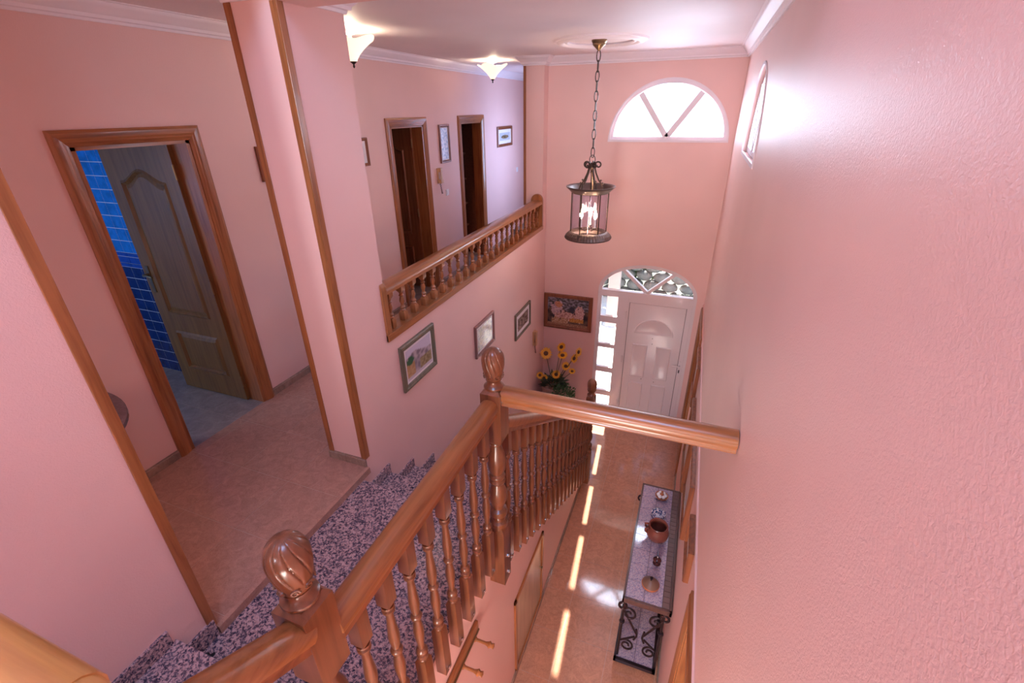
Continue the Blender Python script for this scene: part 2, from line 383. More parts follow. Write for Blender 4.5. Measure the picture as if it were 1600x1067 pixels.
# beam and ceilings
struct(B(XW, XR, 1.965, 2.162, 4.745, ZC+.1), 'beam', m_wall_smooth)
struct(MB().box(XL-T, XW, -1.62, 10.62, ZC, ZC+.12).box(XW, .62, 2.162, YF+.2, ZC, ZC+.12), 'ceiling', m_ceiling)
struct(MB().box(XW-.14, XR, 1.965, 2.16, ZC+.1, 7.4).box(XW-.14, XW, .78, 1.965, ZC, 7.4), 'wall_shaft', m_wall_smooth)
struct(MB().box(XW-.14, .62, -6.32, 2.2, 7.4, 7.5), 'ceiling_shaft', m_ceiling)
# understair wall with stepped top
prof = [(-2.5, 0), (Y0+10*RUN-.02, 0), (Y0+10*RUN-.02, RISE-.03)]
for k in range(9, -1, -1):
    zt = ZLD-RISE*(k+1)-.03
    prof.append((Y0+(k+1)*RUN-.02, zt)); prof.append((Y0+k*RUN-.02, zt))
prof += [(Y0-.02, ZLD-.03), (YU, ZLD-.03)]
z = ZLD-.03
for j in range(9):
    prof += [(YU-j*RUN, z+RISE), (YU-(j+1)*RUN, z+RISE)]; z += RISE
prof += [(-2.5, z)]
pp = []
for q in prof:
    if not pp or (abs(pp[-1][0]-q[0])+abs(pp[-1][1]-q[1]) > 1e-4): pp.append(q)
CUP = (2.10, 2.82, .07, .96)
struct(MB().panel(pp, [rect(CUP[0]+.02, CUP[1]-.02, CUP[2]+.02, CUP[3]-.02)], 'x', XS-.1, XS), 'wall_understair', m_wall_smooth)

# ------------------------------------------------------------------ crown mouldings
def crown(name, path):
    p = [(0, -.095), (.012, -.095), (.016, -.082), (.03, -.078), (.034, -.062), (.05, -.05), (.07, -.026), (.078, -.02), (.082, -.006), (.1, -.004), (.1, 0), (0, 0)]
    return struct(MB().sweep(path, [(o, ZC+z_) for o, z_ in p]), name, m_white, smooth=True)
crown('trim_crown_left', [(XL, 10.5), (XL, -1.5)][::-1][::-1])
crown('trim_crown_right', [(XR, 2.17), (XR, YF), (XW, YF), (XW, 5.95), (XW-.25, 5.95), (XW-.25, 10.5)])
crown('trim_crown_pier', [(XW-.012, 1.965), (XW-.30, 1.965), (XW-.30, 2.42), (XW, 2.42), (XW, 2.165)])

# ------------------------------------------------------------------ corner strips (wood) and skirtings
def strip(name, x, y, dx, dy, z0, z1, w=.034):
    m = MB(); m.box(*sorted((x+.006*(-dx), x+w*dx)), *sorted((y-.007*dy, y+.0*dy)), z0, z1); m.box(*sorted((x-.007*dx, x)), *sorted((y-.007*dy, y+w*dy)), z0, z1)
    return struct(m, name, F_['z'], bevel=.002)
strip('trim_near_wall', XW, .78, -1, -1, ZU+.01, 7.4)
strip('trim_pier_right', XW, 1.965, -1, 1, ZU+.065, 4.745)
strip('trim_pier_left', XW-.30, 1.965, 1, 1, ZU+.065, 4.755)
strip('trim_gallery_pier', XW-.25, 5.95, 1, 1, ZU+.065, 4.755, .026)
def skirting(name, path, z, h=.065, t=.012, m=None):
    return struct(MB().sweep(path, [(0, z), (t, z), (t, z+h-.012), (t*.5, z+h-.008), (t*.5, z+h), (0, z+h)]), name, m or m_skirt)
for i, (a, b) in enumerate(((-1.5, 1.585), (2.44, 4.58), (5.43, 6.27), (7.14, 10.5))): skirting('baseboard_left', [(XL, b), (XL, a)], ZU)
skirting('baseboard_pier', [(XW, 1.965), (XW-.30, 1.965), (XW-.30, 2.42)], ZU)
skirting('baseboard_understair', [(XS, -2.4), (XS, Y0+10*RUN-.02)][::-1], 0)
skirting('baseboard_right', [(XRL, 1.86), (XRL, 5.04)], 0)
skirting('baseboard_front', [(DC-.66, YF), (XW, YF)], 0)

# ------------------------------------------------------------------ stairs
st = setup('stairs', (0, 0, 0))
def granite_piece(name, *b, **k): return B(*b).build(name, m_granite, st, **k)
for a, b in ((YU-.02, 1.24), (1.242, Y0)): granite_piece('landing_slab', XW, XS+.02, a, b, ZLD-.03, ZLD, bevel=.003)
for k in range(10):
    zt = ZLD-RISE*(k+1); ya = Y0+k*RUN
    granite_piece('tread', XW, XS+.02, ya-.02, ya+RUN, zt-.03, zt, bevel=.003)
    granite_piece('riser', XW, XS+.005, ya-.022, ya-.004, zt, zt+RISE-.03)
    granite_piece('stair_skirting', XW, XW+.014, ya-.004 if k else 1.945, ya+RUN, zt, zt+.085)
granite_piece('riser', XW, XS+.005, Y0+10*RUN-.022, Y0+10*RUN-.004, 0, RISE-.03)
for j in range(9):
    zt = ZLD+RISE*(j+1); ya = YU-j*RUN
    granite_piece('tread', XW, XS+.02, ya-RUN-.02, ya+.018, zt-.03, zt, bevel=.003)
    granite_piece('riser', XW, XS+.005, ya-.018, ya, zt-RISE, zt-.03)
    granite_piece('stair_skirting', XW, XW+.014, ya-RUN, ya-.001, zt, zt+.085)
granite_piece('stair_skirting', XW, XW+.014, YU, .775, ZLD, ZLD+.105)
# soffit closing body below the flight
B(XW, XS-.1, -2.5, .5, 0.02, 1.9).build('stair_core', m_wall_smooth, st)
t_ = tag(MB().add([(-1.83, .612, ZLD+.001), (-1.775, .635, ZLD+.001), (-1.775, .70, ZLD+.001), (-1.795, .675, ZLD+.001), (-1.80, .69, ZLD+.001), (-1.822, .66, ZLD+.001),
      (-1.83, .612, ZLD+.016), (-1.775, .635, ZLD+.016), (-1.775, .70, ZLD+.016), (-1.795, .675, ZLD+.016), (-1.80, .69, ZLD+.016), (-1.822, .66, ZLD+.016)],
      [(0, 1, 2, 3, 4, 5), (11, 10, 9, 8, 7, 6)]+[(i, (i+1) % 6, (i+1) % 6+6, i+6) for i in range(6)]).build('rubber_mat', m_black),
      'small torn black rubber scrap lying on the granite landing below the first step', 'scrap')

# ------------------------------------------------------------------ interior doors
def casing(root, yc0, yc1, ztop, zb, x, face, w=.085, t=.022, M_=F_):
    """moulded casing on a wall of constant x; face=+1 faces +x. mitred stepped profile"""
    prof2 = [(0, 0), (0, .6), (.12, .75), (.2, 1), (.5, 1), (.58, .8), (.68, .8), (.76, .62), (.92, .55), (1, .35), (1, 0)]
    def ring(a, b, top):  # outline points for an inset
        return [(a, zb), (a, top), (b, top), (b, zb)]
    for nm, i0 in (('casing_side', 0), ('casing_head', 1), ('casing_side', 2)):
        m = MB(); v = []; f = []; k = len(prof2)
        for e in (i0, i0+1):
            for fr, d in prof2:
                q = ring(yc0+fr*w, yc1-fr*w, ztop-fr*w)[e]; v.append((x+face*t*d, q[0], q[1]))
        f = [(i, (i+1) % k, (i+1) % k+k, i+k) for i in range(k)]+[tuple(range(k)), tuple(reversed(range(k, 2*k)))]
        m.add(v, f); m.build(nm, M_['y' if nm == 'casing_head' else 'z'], root, smooth=True)
def jamb(root, y0, y1, ztop, zb, xa, xb, M_=F_, t=.03):
    for a, b in ((y0, y0+t), (y1-t, y1)): B(xa, xb, a, b, zb, ztop).build('jamb', M_['z'], root)
    B(xa, xb, y0, y1, ztop-t, ztop).build('jamb_head', M_['y'], root)
def door_leaf(root, hinge, w, z0, z1, name='door_leaf', M_=D_):
    """leaf standing at a right angle to its wall, stretching in -x from hinge; panelled face looks to -y"""
    hx, hy = hinge; t = .038; x0, x1 = hx-w, hx; H = z1-z0
    def PX(u): return x0+u*w
    up = [(.17, .47), (.83, .47)]
    # upper cathedral panel outline, lower panel
    def cath(ins):
        a, b = PX(.17)+ins, PX(.83)-ins; zb = z0+.36*H+ins; zs = z0+.875*H-ins; n = 14; pts = [(a, zb), (b, zb), (b, zs)]
        for i in range(1, n):
            u = i/n; s = math.sin(PI*u); pts.append((b+(a-b)*u, zs+.042*H*(s**2.2)))
        return pts+[(a, zs)]
    def low(ins): return rect(PX(.17)+ins, PX(.83)-ins, z0+.10*H+ins, z0+.28*H-ins)
    lf = MB().panel(rect(x0, x1, z0, z1), [cath(0), low(0)], 'y', hy-t/2, hy+t/2).build(name, M_['z'], root)
    for fn in (cath, low):
        m = MB(); o = fn(0); i1 = fn(.016); i2 = fn(.03); i3 = fn(.055); k = len(o); v = []
        for pts, y in ((o, hy-t/2+.001), (i1, hy-t/2-.010), (i2, hy-t/2+.012), (i3, hy-t/2+.002)): v += [(p[0], y, p[1]) for p in pts]
        f = []
        for q in range(3):
            for i in range(k): j = (i+1) % k; f.append((q*k+i, q*k+j, q*k+j+k, q*k+i+k))
        f.append(tuple(range(3*k, 4*k))); v += [(p[0], hy+t/2-.004, p[1]) for p in o]; f.append(tuple(range(4*k, 5*k)))
        m.add(v, f); m.build('panel', M_['z'], lf)
    # handle plate + lever near the free edge, hinges at the other
    hz = z0+.50*H
    MB().cbox(x0+.06, hy-t/2-.004, hz, .035, .008, .22).lathe([(.012, -.05), (.012, 0)], (x0+.06, hy-t/2, hz+.04), 12, 'y').tube([(x0+.06, hy-t/2-.05, hz+.04), (x0+.10, hy-t/2-.055, hz+.045), (x0+.16, hy-t/2-.05, hz+.035)], .008).build('handle', m_brass, lf, smooth=True)
    for hz in (z0+.09*H, z0+.5*H, z0+.91*H):
        MB().lathe([(.007, -.05), (.007, .05)], (hx+.004, hy-.022, hz), 10).cbox(hx-.004, hy-.020, hz, .012, .003, .09).build('hinge', m_brass, lf)
    return lf
for nm, y0, y1, leaf in (('door_1', 1.585, 2.44, 1), ('door_2', 4.58, 5.43, 1), ('door_3', 6.27, 7.14, 0)):
    r = setup(nm, (XL, (y0+y1)/2, ZU))
    casing(r, y0, y1, ZU+2.135, ZU, XL, 1)
    jamb(r, y0+.08, y1-.08, ZU+2.06, ZU, XL-T-.02, XL+.004)
    if leaf: door_leaf(r, (XL-T-.02, y1-.125), .73, ZU+.012, ZU+2.03, M_=D_ if nm == 'door_1' else D2_)

# bathroom
struct(B(-5.3, XL-T, 2.4625, 2.60, ZU, ZC), 'wall_bathroom', m_bgrout)
bt = setup('wall_bathroom_tiles', (-4.2, 2.46, ZU))
cache = {}
def btile(w, h, m, x, z, th=.010, nm='tile'):
    k = (w, h, m.name)
    if k not in cache:
        o = MB().cbox(0, 0, 0, w-.006, th, h-.006).build(nm, m, bt, local=True, bevel=0); cache[k] = o.data
    else: o = link_part(cache[k], nm, bt)
    o.location = (x+4.2, -th/2+.01, z-ZU)
for j in range(18):       # upper wall
    for i in range(-1, 9):
        x = -4.73+.12*i+.048
        if j < 11 or 1: btile(.12, .104, m_blue, x, 3.25+.104*(j+.5)) if j < 14 else None
for j in range(10):
    for i in range(-1, 9): btile(.127, .102, m_navy, -4.685+.127*i, 3.12-.102*(j+.5))
for i in range(-1, 9):
    btile(.16, .035, m_border, -4.70+.16*i, 3.235, .02, 'border_tile'); btile(.16, .06, m_border, -4.70+.16*i, 3.185, .014, 'border_tile'); btile(.16, .035, m_border, -4.70+.16*i, 3.14, .018, 'border_tile')
struct(MB().box(-5.3, -5.18, -.1, 2.6, ZU, ZC), 'wall_bathroom_far', m_blue)
struct(MB().box(-5.3, XL-T, -.12, 0, ZU, ZC), 'wall_bathroom_near', m_blue)
struct(MB().box(-5.3, XL-T, -.12, 10.6, ZC, ZC+.12), 'ceiling_rooms', m_ceiling)
# bedroom behind door 2, closet behind door 3
struct(MB().box(-5.3, -5.2, 2.6, 6.0, ZU, ZC).box(-5.3, XL-T, 5.9, 6.0, ZU, ZC), 'wall_bedroom', m_wall_smooth)
struct(B(-5.2, XL, 6.0, 10.6, ZU-.12, ZU), 'floor_closet', m_bath_floor)
cl = thing('closet_shelving', 'dark brown shelving built inside the doorway without a leaf beside the narrow tall picture', 'shelving', (-3.6, 6.72, ZU))
B(-3.92, -3.90, 6.32, 7.12, ZU, ZU+2.3).build('back_board', m_closet, cl)
for a in (6.30, 7.12): B(-3.92, XL-T-.025, a, a+.02, ZU, ZU+2.3).build('side_board', m_closet, cl)
for h in (.1, .47, .82, 1.2, 1.58, 1.95): B(-3.90, -3.50, 6.32, 7.12, ZU+h, ZU+h+.022).build('shelf', m_shelf_edge, cl)
B(-3.92, XL-T-.025, 6.30, 7.14, ZU+2.3, ZU+2.32).build('top_board', m_closet, cl)

# ------------------------------------------------------------------ gallery balustrade
gb = thing('gallery_balustrade', 'low varnished oak balustrade with small turned balusters along the upper gallery', 'balustrade', (XW-.06, 4.2, ZU+.77))
RP = [(-.075, 0), (-.075, .02), (-.068, .034), (-.055, .042), (-.03, .05), (.03, .05), (.055, .042), (.068, .034), (.075, .02), (.075, 0), (.05, -.012), (-.05, -.012)]
gx = XW-.065
MB().extr(RP, (gx, 2.435, 3.195), (gx, 5.92, 3.195)).build('handrail', W_['y'], gb, smooth=True)
B(XW-.16, XW+.014, 2.38, 5.95, 2.865, 2.905).build('base_board', W_['y'], gb, bevel=.004)
B(XW-.005, XW+.018, 2.38, 5.95, 2.865, 2.918).build('front_fillet', W_['y'], gb, bevel=.004)
for a, b in ((2.38, 2.435), (5.905, 5.95)):
    c0 = XW-.065; pts = [(XW+.014, 2.866), (XW+.014, 3.235)]+[(c0+.079*math.cos(t*PI/12), 3.235+.085*math.sin(t*PI/12)) for t in range(1, 12)]+[(c0-.079, 3.235), (c0-.079, 2.866)]
    MB().panel(pts, [], 'y', a, b).build('end_board', W_['z'], gb, bevel=.003)
def small_baluster():
    m = MB(); h = .285
    prof = [(.0, 0), (.018, 0), (.02, .01), (.014, .02), (.022, .035), (.013, .05), (.012, .06), (.019, .085), (.017, .105), (.012, .125), (.02, .135), (.0125, .145), (.016, .16), (.016, .17), (0, .17)]
    m.lathe([(r, .075+z_*.9) for r, z_ in prof], (0, 0, 0), 12)
    m.add([(-.021, -.021, 0), (.021, -.021, 0), (.021, .021, 0), (-.021, .021, 0), (-.024, -.024, .06), (.024, -.024, .06), (.024, .024, .06), (-.024, .024, .06), (-.013, -.013, .082), (.013, -.013, .082), (.013, .013, .082), (-.013, .013, .082)],
          [(0, 3, 2, 1)]+[(i, (i+1) % 4, (i+1) % 4+4, i+4) for i in range(4)]+[(i+4, (i+1) % 4+4, (i+1) % 4+8, i+8) for i in range(4)]+[(8, 9, 10, 11)])
    m.add([(-.013, -.013, .222), (.013, -.013, .222), (.013, .013, .222), (-.013, .013, .222), (-.024, -.024, .24), (.024, -.024, .24), (.024, .024, .24), (-.024, .024, .24), (-.024, -.024, h), (.024, -.024, h), (.024, .024, h), (-.024, .024, h)],
          [(0, 3, 2, 1)]+[(i, (i+1) % 4, (i+1) % 4+4, i+4) for i in range(4)]+[(i+4, (i+1) % 4+4, (i+1) % 4+8, i+8) for i in range(4)]+[(8, 9, 10, 11)])
    return m
sb = None
for k in range(23):
    y = 2.535+k*.1522; loc = Vector((gx+.01, y, 2.90))-gb.location
    if sb is None: o = small_baluster().build('baluster', W_['z'], gb, smooth=True, local=True); sb = o.data; o.location = loc
    else: link_part(sb, 'baluster', gb, loc)

# ------------------------------------------------------------------ stair railing
XB = -.78
sr = thing('stair_railing', 'varnished oak stair railing with turned balusters, acorn newels and rail across to the wall', 'railing', (XB, 2.0, 0))
HR = [(-.044, -.012), (-.046, .006), (-.040, .024), (-.026, .038), (-.010, .043), (.010, .043), (.026, .038), (.040, .024), (.046, .006), (.044, -.012), (.034, -.018), (.034, -.032), (.040, -.040), (-.040, -.040), (-.034, -.032), (-.034, -.018)]
SL = -.615
def zr(y): return 2.805-.0+SL*(y-1.914)     # rail axis height of lower flight
MB().extr(HR, (XB, .57, 3.012), (XB, 1.71, 3.012)).build('handrail', W_['y'], sr, smooth=True)
MB().extr(HR, (XB, 1.79, zr(1.79)-.03), (XB, 4.45, zr(4.45)-.03)).build('handrail', W_['y'], sr, smooth=True)
MB().extr(HR, (XB, .49, 3.10), (XB, -1.6, 3.10+.63*2.09)).build('handrail', W_['y'], sr, smooth=True)
MB().extr(HR, (XB+.05, 1.755, 3.065), (XR-.004, 1.755, 3.065), side=(0, 1, 0)).build('cross_rail', W_['x'], sr, smooth=True)
TURN = [(0, 1.0), (.0225, 1.0), (.0235, .985), (.017, .975), (.0235, .96), (.0235, .945), (.015, .93), (.0135, .90), (.017, .80), (.0215, .70), (.0215, .64), (.017, .58), (.0135, .545), (.022, .53), (.024, .515), (.022, .50), (.0135, .485), (.018, .43), (.022, .36), (.0215, .30), (.017, .22), (.0125, .15), (.0125, .13), (.019, .12), (.025, .10), (.025, .085), (.016, .07), (.016, .06), (.024, .045), (.024, .02), (.02, .01), (.0235, 0), (0, 0)]
def sq(m, a, z0, z1, ch=.012, top=True, tip=0):
    """square block with tapered shoulders; tip = pyramid below"""
    rings = []
    if tip: rings.append((.006, z0-tip)); rings.append((a, z0)); 
    else: rings.append((a*.55, z0)); rings.append((a, z0+ch*1.6))
    rings += [(a, z1-ch*1.6), (a*.55, z1)] if top else [(a, z1)]
    v = []
    for r, z_ in rings: v += [(-r, -r, z_), (r, -r, z_), (r, r, z_), (-r, r, z_)]
    f = [(3, 2, 1, 0)]
    for q in range(len(rings)-1): f += [(q*4+i, q*4+(i+1) % 4, q*4+4+(i+1) % 4, q*4+4+i) for i in range(4)]
    n = len(v)-4; f.append((n, n+1, n+2, n+3)); m.add(v, f)
def baluster_mb():
    m = MB(); sq(m, .024, .86, 1.06, top=False); m.lathe([(r, .34+t*.525) for r, t in TURN], (0, 0, 0), 14); sq(m, .025, .02, .345, top=True, tip=.025)
    return m
bal_me = bolt_me = None
def put_baluster(y, ztip, first=[None]):
    global bal_me, bolt_me
    loc = Vector((XB+.005, y, ztip))-sr.location
    if bal_me is None:
        o = baluster_mb().build('baluster', m_turned_shaded, sr, smooth=True, local=True); bal_me = o.data
        o.location = loc
        b = MB().lathe([(0, .034), (.005, .033), (.008, .03), (.008, .024)], (0, 0, .05), 10, 'x').build('bolt', m_chrome, o, local=True); bolt_me = b.data
    else:
        o = link_part(bal_me, 'baluster', sr, loc); link_part(bolt_me, 'bolt', o)
for k in range(8): put_baluster(.655+.1345*k, 1.935)
for k in range(18): y = 1.888+.1495*k; put_baluster(y, zr(y)-.055-1.045)
def acorn_mb(R, H, n=11, tw=1.0, seg=144, rows=36):
    """carved finial: foot, band, twisted fluted acorn"""
    m = MB(); m.lathe([(0, 0), (R*.86, 0), (R*.92, H*.03), (R*.9, H*.06), (R*.72, H*.10), (R*.62, H*.15), (R*.62, H*.19), (R*.72, H*.22), (0, H*.22)], (0, 0, 0), 32)
    v = []; f = []
    for i in range(rows+1):
        t = i/rows; h = H*(.20+.80*t)
        base = R*(.66+.36*math.sin(PI*min(1, t/.62)*.5)) if t < .62 else R*1.02*math.sqrt(max(0, 1-((t-.62)/.385)**2.1))
        amp = .085*min(1, max(0, (t-.24)/.08))
        for k in range(seg):
            a = 2*PI*k/seg; g = math.cos(n*(a+tw*t))
            r = base*(1-amp*(max(0, g)**12))
            v.append((r*math.cos(a), r*math.sin(a), h))
    for i in range(rows):
        for k in range(seg): l = (k+1) % seg; f.append((i*seg+k, i*seg+l, i*seg+seg+l, i*seg+seg+k))
    f.append(tuple(rows*seg+k for k in range(seg))); m.add(v, f)
    for k in range(8):   # carved curls round the band
        a = 2*PI*k/8; c = Vector((R*.86*math.cos(a), R*.86*math.sin(a), H*.33)); tx = Vector((-math.sin(a), math.cos(a), 0))
        pts = [c+tx*(R*.23*(1-q/14)*math.cos(q*.75))+Vector((0, 0, R*.20*(1-q/14)*math.sin(q*.75))) for q in range(13)]
        m.tube(pts, R*.065, 5)
    return m
ac = None
def newel(x, y, ztop_block, block_h, zbot, fin_h=.215, w=.105):
    global ac
    m = MB(); a = w/2
    h0 = ztop_block-block_h; low_top = zbot+.78 if zbot > 1 and False else None
    L = h0-zbot; tl = L*.56
    n = MB(); v = []
    n.add([(-a*.72, -a*.72, ztop_block), (a*.72, -a*.72, ztop_block), (a*.72, a*.72, ztop_block), (-a*.72, a*.72, ztop_block), (-a, -a, ztop_block-.018), (a, -a, ztop_block-.018), (a, a, ztop_block-.018), (-a, a, ztop_block-.018),
           (-a, -a, h0+.03), (a, -a, h0+.03), (a, a, h0+.03), (-a, a, h0+.03), (-a*.6, -a*.6, h0), (a*.6, -a*.6, h0), (a*.6, a*.6, h0), (-a*.6, a*.6, h0)],
          [(0, 1, 2, 3)]+[(q*4+i, q*4+(i+1) % 4, q*4+4+(i+1) % 4, q*4+4+i) for q in range(3) for i in range(4)]+[(12, 15, 14, 13)])
    NT = [(0, 1), (.62, 1), (.66, .985), (.5, .965), (.55, .95), (.86, .86), (.98, .78), (.9, .70), (.62, .645), (.8, .63), (.85, .615), (.8, .60), (.62, .59), (.8, .57), (.85, .56), (.8, .545), (.62, .53), (.86, .46), (1.0, .40), (.94, .34), (.62, .26), (.58, .235), (.92, .215), (1.0, .185), (.96, .16), (.6, .135), (.72, .12), (.72, .09), (.98, .07), (1.0, .04), (.9, .015), (.95, 0), (0, 0)]
    n.lathe([(r*a, h0-tl+t*tl) for r, t in NT], (0, 0, 0), 24)
    zt = h0-tl; sqm = MB(); sq(sqm, a*.92, zbot+.03, zt+.005, ch=.02, top=True, tip=.035); n.add(sqm.v, sqm.f)
    loc = Vector((x, y, 0))-sr.location
    o = n.build('newel_post', m_turned_shaded, sr, smooth=True, local=True, bevel=0); o.location = loc
    for z_ in (zbot+.10, zbot+.24): MB().lathe([(0, a+.012), (.007, a+.01), (.011, a+.004), (.011, a-.006)], (0, 0, z_), 10, 'x').build('bolt', m_chrome, o, local=True)
    if ac is None: q = acorn_mb(.054, fin_h).build('finial', m_turned_shaded, o, smooth=True, local=True); ac = q.data
    else: q = link_part(ac, 'finial', o)
    q.location = (0, 0, ztop_block-.001); return o
newel(-.795, .525, 3.19, .33, 1.72)
newel(-.775, 1.75, 3.10, .325, 1.70)
newel(-.775, 4.50, 1.36, .20, .04, w=.10)
for y in (.605, 1.67): MB().lathe([(.006, 0), (.006, .004), (0, .004)], (XB, y, 2.9), 10, 'y')

# upper rail end close to the camera
ur = thing('upper_handrail', 'blurred brightly lit honey end of a wooden handrail very near the lens, rising from the stairs', 'handrail', (-.92, .06, ZLD+2*RISE))
MB().extr([(a*1.0, b*1.0) for a, b in HR], (-1.0, .10, 3.585), (-.68, .10, 3.585), side=(0, 1, 0)).lathe([(0, .06), (.02, .055), (.036, .04), (.042, .02), (.044, -.02)], (-.685, .10, 3.585), 20, 'x').build('rail', wood('lit_honey_oak', 'x', (.62, .30, .085), (.5, .22, .06)), ur, smooth=True)  # lighter copy of the rail oak, strong near light put into the colour
B(-.975, -.885, .055, .145, ZLD+2*RISE, 3.57).build('post', W_['z'], ur, bevel=.004)

# ------------------------------------------------------------------ front door
fd = setup('door_front', (DC, YF, 0))
yA, yB = YF+.045, YF+.105
HW = .648
def fr_(mb, nm='frame', m=m_upvc, p=fd, **k): return mb.build(nm, m, p, **k)
# arched outer frame
o_ = arch(DC, HW, 2.04, .41, legs=.0); i_ = arch(DC, HW-.045, 2.05, .365, legs=.0)
fr_(MB().panel([(DC-HW, 0)]+list(reversed(arch(DC, HW, 2.04, .41)))+[(DC+HW, 0), (DC+HW-.04, 0), (DC+HW-.04, 1.96), (DC-HW+.04, 1.96), (DC-HW+.04, 0)],
               [arch(DC, HW-.05, 2.045, .355)], 'y', yA-.02, yB), 'frame', bevel=.004)
# fan bars
cb = (DC+.01, 2.045)
def bar2(mb, p, q, w, y0, y1):
    p = Vector(p); q = Vector(q); d = (q-p).normalized(); n = Vector((-d.y, d.x))*w/2
    mb.panel([tuple(p+n), tuple(p-n), tuple(q-n), tuple(q+n)], [], 'y', y0, y1)
for sx_ in (-1, 1):
    a = PI/2-sx_*.60; mb = MB(); bar2(mb, cb, (DC+(HW-.05)*math.cos(a)*1.0, 2.045+.37*math.sin(a)), .042, yA-.012, yB-.005); fr_(mb, 'fan_bar', bevel=.004)
fr_(MB().panel(arch(DC, HW-.03, 2.04, .38), [], 'y', yA+.02, yA+.026), 'fan_glass', m_glass)
# sidelight
sx0, sx1 = DC-HW+.04, -.79
rows = [(1.644, 1.947), (1.204, 1.544), (.813, 1.138), (.402, .725), (.10, .312)]
fr_(MB().panel(rect(sx0, -.645, 0, 1.96), [rect(sx0+.012, sx1, a, b) for a, b in rows], 'y', yA, yB), 'sidelight_frame', bevel=.004)
for a, b in rows:
    fr_(B(sx0+.005, sx1+.008, yA+.028, yA+.034, a-.008, b+.008), 'pane', m_glass)
# leaf
fr_(MB().panel([(-.66, 0), (-.66, 1.93), (DC+HW-.02, 1.93), (DC+HW-.02, 0), (.09, 0), (.09, 1.86), (-.60, 1.86), (-.60, 0)], [], 'y', yB-.006, yB+.012), 'seal', m_seal)
lx0, lx1, lz0, lz1 = -.64, .115, .012, 1.885
fr_(MB().panel([(-.645, 0), (-.645, 1.96), (DC+HW-.04, 1.96), (DC+HW-.04, 0), (lx1+.006, 0), (lx1+.006, lz1+.006), (lx0+.01, lz1+.006), (lx0+.01, 0)], [], 'y', yA-.005, yB), 'leaf_frame', bevel=.004)
dl = fr_(B(lx0+.014, lx1+.001, yA+.008, yB-.01, lz0, lz1), 'door_leaf', bevel=.003)
cx = (lx0+lx1)/2
def raised(outer_fn, nm='panel'):
    y = yA+.008; k = len(outer_fn(0)); v = []
    for ins, d in ((0, .001), (.008, -.010), (.018, -.010), (.030, -.003), (.036, -.002)):
        v += [(p[0], y+d, p[1]) for p in outer_fn(ins)]
    f = [(q*k+i, q*k+(i+1) % k, q*k+k+(i+1) % k, q*k+k+i) for q in range(4) for i in range(k)]; f.append(tuple(range(4*k, 5*k)))
    MB().add(v, f).build(nm, m_upvc, dl, smooth=True)
for a, b in ((cx-.265, cx-.06), (cx+.06, cx+.265)):
    for z0_, z1_ in ((.10, .64), (.74, 1.27)): raised(lambda i, a=a, b=b, z0_=z0_, z1_=z1_: rect(a+i, b-i, z0_+i, z1_-i))
raised(lambda i: arch(cx, .265-i, 1.44+i, .235-i*1.8, 18))
for px_, pz in ((cx-.005, 1.385), (cx, 1.30), (cx-.09, .71), (cx+.09, .69)): MB().lathe([(0, -.003), (.006, -.003), (.006, 0)], (px_, yA+.008, pz), 10, 'y').build('screw_cap', m_seal, dl)
MB().cbox(lx1+.03, yA-.010, 1.0, .032, .010, .20).tube([(lx1+.03, yA-.012, 1.035), (lx1+.03, yA-.055, 1.035), (lx1-.07, yA-.058, 1.035)], .009).build('handle', m_upvc, fd, smooth=True)
MB().cbox(lx1+.03, yA-.018, .945, .016, .012, .045).build('lock_cylinder', m_seal, fd)
for z_ in (.25, 1.0, 1.7): MB().lathe([(.010, -.05), (.010, .05)], (lx0-.02, yA-.010, z_), 10).build('hinge', m_upvc, fd)
B(DC-HW, DC+HW, YF-.0, YF+.2, -.01, .012).build('threshold', m_stone, fd)

# fan windows
def fan_window(name, axis, pos, c, hw, base, h, sgn):
    w = setup(name, (0, 0, 0))
    a, b = (pos+.03, pos+.085)
    def ff(pts, holes, nm, m, d0, d1, bev=.004): return MB().panel(pts, holes, axis, d0, d1).build(nm, m, w, bevel=bev)
    ff(arch(c, hw, base, h), [arch(c, hw-.042, base+.038, h-.075)], 'frame', m_matt, a, b)
    ff(arch(c, hw+.018, base-.02, h+.035), [arch(c, hw-.006, base+.006, h-.01)], 'inner_trim', m_matt, pos-.008, pos+.004, 0)
    for s in (-1, 1):
        an = PI/2-s*.56; mb = MB(); p = Vector((c, base+.03)); q = Vector((c+(hw-.03)*math.cos(an), base+(h-.045)*math.sin(an))); d = (q-p).normalized(); n = Vector((-d.y, d.x))*.03
        mb.panel([tuple(p+n), tuple(p-n), tuple(q-n), tuple(q+n)], [], axis, a-.006, b-.004); mb.build('fan_bar', m_matt, w, bevel=.003)
    ff(arch(c, hw-.03, base+.02, h-.05), [], 'pane', m_glass, a+.025, a+.031, 0)
fan_window('window_1', 'y', YF, -.417, .654, 3.955, .625, 1)
fan_window('window_2', 'x', XR, SW[0], SW[1], SW[2], SW[3], 1)

# doors in the lower right wall
for nm, y0, y1 in (('door_hall_near', .87, 1.84), ('door_hall_far', 5.04, 6.01)):
    r = setup(nm, (XRL, (y0+y1)/2, 0)); casing(r, y0, y1, 2.0, 0, XRL, -1); jamb(r, y0+.08, y1-.08, 1.93, 0, XRL-.004, XRL+.14)
    q = B(XRL+.06, XRL+.10, y0+.11, y1-.11, .01, 1.90).build('door_leaf', F_['z'], r)
    for a, b in ((.12, .55), (.68, 1.78)): B(XRL+.052, XRL+.06, y0+.24, y1-.24, a, b).build('panel', F_['z'], q, bevel=.006)
